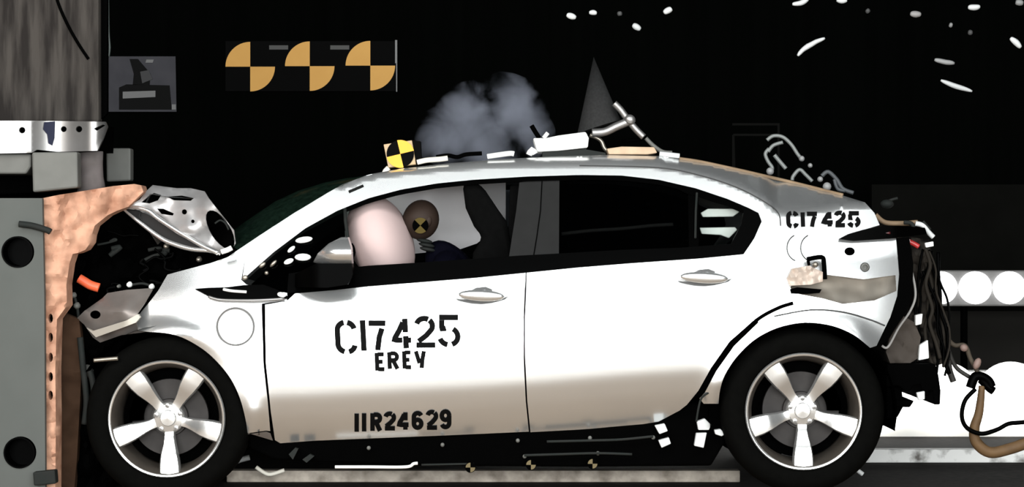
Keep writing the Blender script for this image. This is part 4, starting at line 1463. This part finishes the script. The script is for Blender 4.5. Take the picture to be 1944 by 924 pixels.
def math_(op, a_, b_):
    n = nd('ShaderNodeMath', operation=op)
    for i_, x_ in enumerate((a_, b_)):
        if isinstance(x_, (int, float)):
            n.inputs[i_].default_value = x_
        else:
            L(x_, n.inputs[i_])
    return n.outputs[0]


o_ = nd('ShaderNodeOutputMaterial')
pv = nd('ShaderNodeVolumePrincipled')
pv.inputs['Color'].default_value = (0.62, 0.66, 0.80, 1)
tc = nd('ShaderNodeTexCoord')
nn = nd('ShaderNodeTexNoise')
nn.inputs['Scale'].default_value = 6.5
nn.inputs['Detail'].default_value = 6.0
nn.inputs['Distortion'].default_value = 0.5
L(tc.outputs['Object'], nn.inputs[0])
dens_ = None
for px, py, r in ((850, 268, 62), (900, 235, 72), (970, 208, 66), (1000, 255, 48), (925, 275, 72)):
    c_ = at(px, py, 1.0)
    ds_ = nd('ShaderNodeVectorMath', operation='DISTANCE')
    L(tc.outputs['Object'], ds_.inputs[0])
    ds_.inputs[1].default_value = c_
    f_ = math_('SUBTRACT', 1.0, math_('DIVIDE', ds_.outputs['Value'], r * (CAMD + 1) / F))
    dens_ = f_ if dens_ is None else math_('MAXIMUM', dens_, f_)
nf = math_('MULTIPLY', math_('SUBTRACT', nn.outputs[0], 0.52), 3.4)
dd = math_('MAXIMUM', math_('ADD', math_('MULTIPLY', dens_, 1.15), nf), 0.0)
dd = math_('MULTIPLY', math_('MINIMUM', dd, 1.0), math_('GREATER_THAN', dens_, -0.15))
L(math_('MULTIPLY', dd, 6.5), pv.inputs['Density'])
L(pv.outputs[0], o_.inputs['Volume'])
so = obj('smoke', bm, sm, None, True)
tag(so, 'bluish grey puff of smoke rising above the middle of the roof', 'smoke', None, 'stuff')

# ------------------------------------------------------------------ tow hoses, right
RY = 0.35
bm = bmesh.new()
tube(bm, catmull([at(x, y, RY) for x, y in ((1864, 732), (1862, 755), (1858, 785), (1850, 812), (1853, 838), (1878, 858), (1915, 852), (1960, 836), (2050, 800))], 6), [(6 + 5 * min(1, i / 26)) * (CAMD + RY) / F for i in range(49)], 10)
tag(obj('brown_hose', bm, M['hose'], None, True), 'thick brown hose curving down behind the car to the right', 'hose')
bm = bmesh.new()
ptube(bm, [(1852, 738), (1832, 760), (1826, 790), (1836, 812), (1863, 823), (1893, 815), (1915, 804), (1944, 801), (2050, 790)], RY - .05, 4.2, 8)
tag(obj('black_cable', bm, M['gloss_black'], None, True), 'thin black cable looping beside the brown hose', 'cable')
bm = bmesh.new()
ptube(bm, [(1842, 736), (1850, 716), (1862, 714), (1876, 722), (1882, 734)], RY, 9, 10)
ptube(bm, [(1862, 720), (1880, 738), (1886, 742)], RY, 8, 10, 0)
tag(obj('cable_connector', bm, M['gloss_black'], None, True), 'black cable connector where the hose and cable hang from the wiring', 'connector')
bm = bmesh.new()
ptube(bm, [(1792, 610), (1798, 640), (1812, 655), (1832, 656), (1842, 680), (1856, 705)], RY, 4.5, 8)
tag(obj('wiring_loom', bm, mat('loom_brown', (.09, .07, .05), .7, 0, .2, (.02, .016, .013), 20), None, True), 'brown wiring loom hanging from the rear of the car to the black connector', 'wiring')
bm = bmesh.new()
ptube(bm, [(1796, 650), (1806, 680), (1818, 700), (1840, 715)], RY + .03, 4, 8)
ptube(bm, [(1800, 672), (1802, 700), (1810, 724)], RY + .03, 6, 8)
tag(obj('dark_loom', bm, mat('loom_dark', (.02, .018, .015), .7), None, True), 'dark bundled wires hanging next to the brown wiring loom', 'wiring')
bm = bmesh.new()
ell(bm, at(1830, 660, RY - .03), .018, .015, .016, .4, 12)
ell(bm, at(1855, 690, RY - .03), .016, .015, .026, .4, 12)
tag(obj('loom_clip', bm, mat('clip_rose', (.20, .13, .11), .6), None, True), 'pair of dull pink clips on the brown wiring loom', 'clip')


# ------------------------------------------------------------------ flying fragments
def fragment(pts, r, Y, m, label):
    bm = bmesh.new()
    q = catmull([at(p[0], p[1], Y) for p in pts], 4)
    n = len(q)
    tube(bm, q, [max(.25, math.sin(math.pi * (i + .6) / (n + .2))**.5) * r * (CAMD + Y) / F for i in range(n)], 7)
    for v in bm.verts:
        v.co += Vector(noise.noise_vector(v.co * 30)) * 0.002
    tag(obj('flying_fragment', bm, m, None, True), label, 'fragment', 'flying fragments above the car')


S_, SD = M['shard'], M['shard_dim']
FR = [([(1076, 28), (1085, 31), (1093, 34)], 6, S_, 'white oval fragment in the air, leftmost of the flying fragments above the cone'),
      ([(1118, 24), (1126, 24), (1133, 25)], 5, S_, 'white fragment in the air straight above the mesh cone tip'),
      ([(1176, 22), (1177, 30)], 5, SD, 'dim grey fragment in the air right of the mesh cone tip'),
      ([(1201, 47), (1208, 51), (1216, 56)], 6, S_, 'white oval fragment tilted down, lowest of those right of the cone tip'),
      ([(1260, 24), (1268, 20), (1275, 16)], 6, S_, 'white oval fragment tilted up, rightmost of those near the cone tip'),
      ([(1504, 8), (1520, 6), (1534, -2)], 5, S_, 'white curved sliver at the top edge above the camera cage'),
      ([(1588, 0), (1598, 2), (1608, 1)], 5, S_, 'white sliver cut by the top edge right of the curved sliver'),
      ([(1645, 18), (1650, 24)], 5, SD, 'dim dark fragment in the air between the top edge slivers'),
      ([(1728, 26), (1738, 27), (1748, 27)], 6, mat('mid_shard', (.22, .21, .21), .6), 'mid grey flat fragment in the air high at the right'),
      ([(1838, 13), (1849, 14), (1860, 12)], 6, S_, 'bright white flat fragment high at the right near the top edge'),
      ([(1802, 47), (1808, 49)], 5, mat('mid_shard_small', (.2, .2, .2), .6), 'small round grey fragment below the bright flat one'),
      ([(1838, 61), (1846, 62)], 5, SD, 'dim small fragment right of the small round grey one'),
      ([(1918, 72), (1928, 80), (1938, 90)], 6, S_, 'white slanting fragment at the right edge of the frame'),
      ([(1514, 106), (1526, 93), (1544, 82), (1566, 72)], 5, S_, 'long white arched sliver flying above the camera cage'),
      ([(1774, 113), (1790, 117), (1812, 120)], 5, mat('mid_shard_long', (.26, .26, .26), .6), 'grey flat sliver, upper of the two long slivers at the right'),
      ([(1786, 152), (1804, 160), (1822, 166), (1845, 173)], 5, S_, 'white long sliver, lower of the two long slivers at the right'),
      ([(1928, 4), (1942, 6)], 6, mat('mid_shard_corner', (.2, .2, .2), .6), 'grey fragment in the top right corner')]
for i, (p, r, m, lab) in enumerate(FR):
    fragment(p, r, 0.5 + (i * 0.37) % 1.4, m, lab)


def ground_bit(pts, Y, r, m, label):
    bm = bmesh.new()
    q = catmull([at(p[0], p[1], Y) for p in pts], 4)
    zmin = min(v.z for v in q)
    tube(bm, [Vector((v.x, v.y, v.z)) for v in q], r, 7)
    tag(obj('broken_piece', bm, m, None, True), label, 'fragment', 'broken pieces on the floor')


ground_bit([(447, 876), (458, 872), (474, 868)], .55, .012, M['shard'], 'small silver broken piece right behind the front tyre')
ground_bit([(486, 886), (500, 896), (514, 900), (540, 892)], .4, .009, M['offwhite'], 'curved cream broken strip on the floor under the front door')
ground_bit([(1624, 888), (1630, 894), (1638, 900)], .35, .010, M['shard'], 'small pale broken piece on the floor right of the rear tyre')
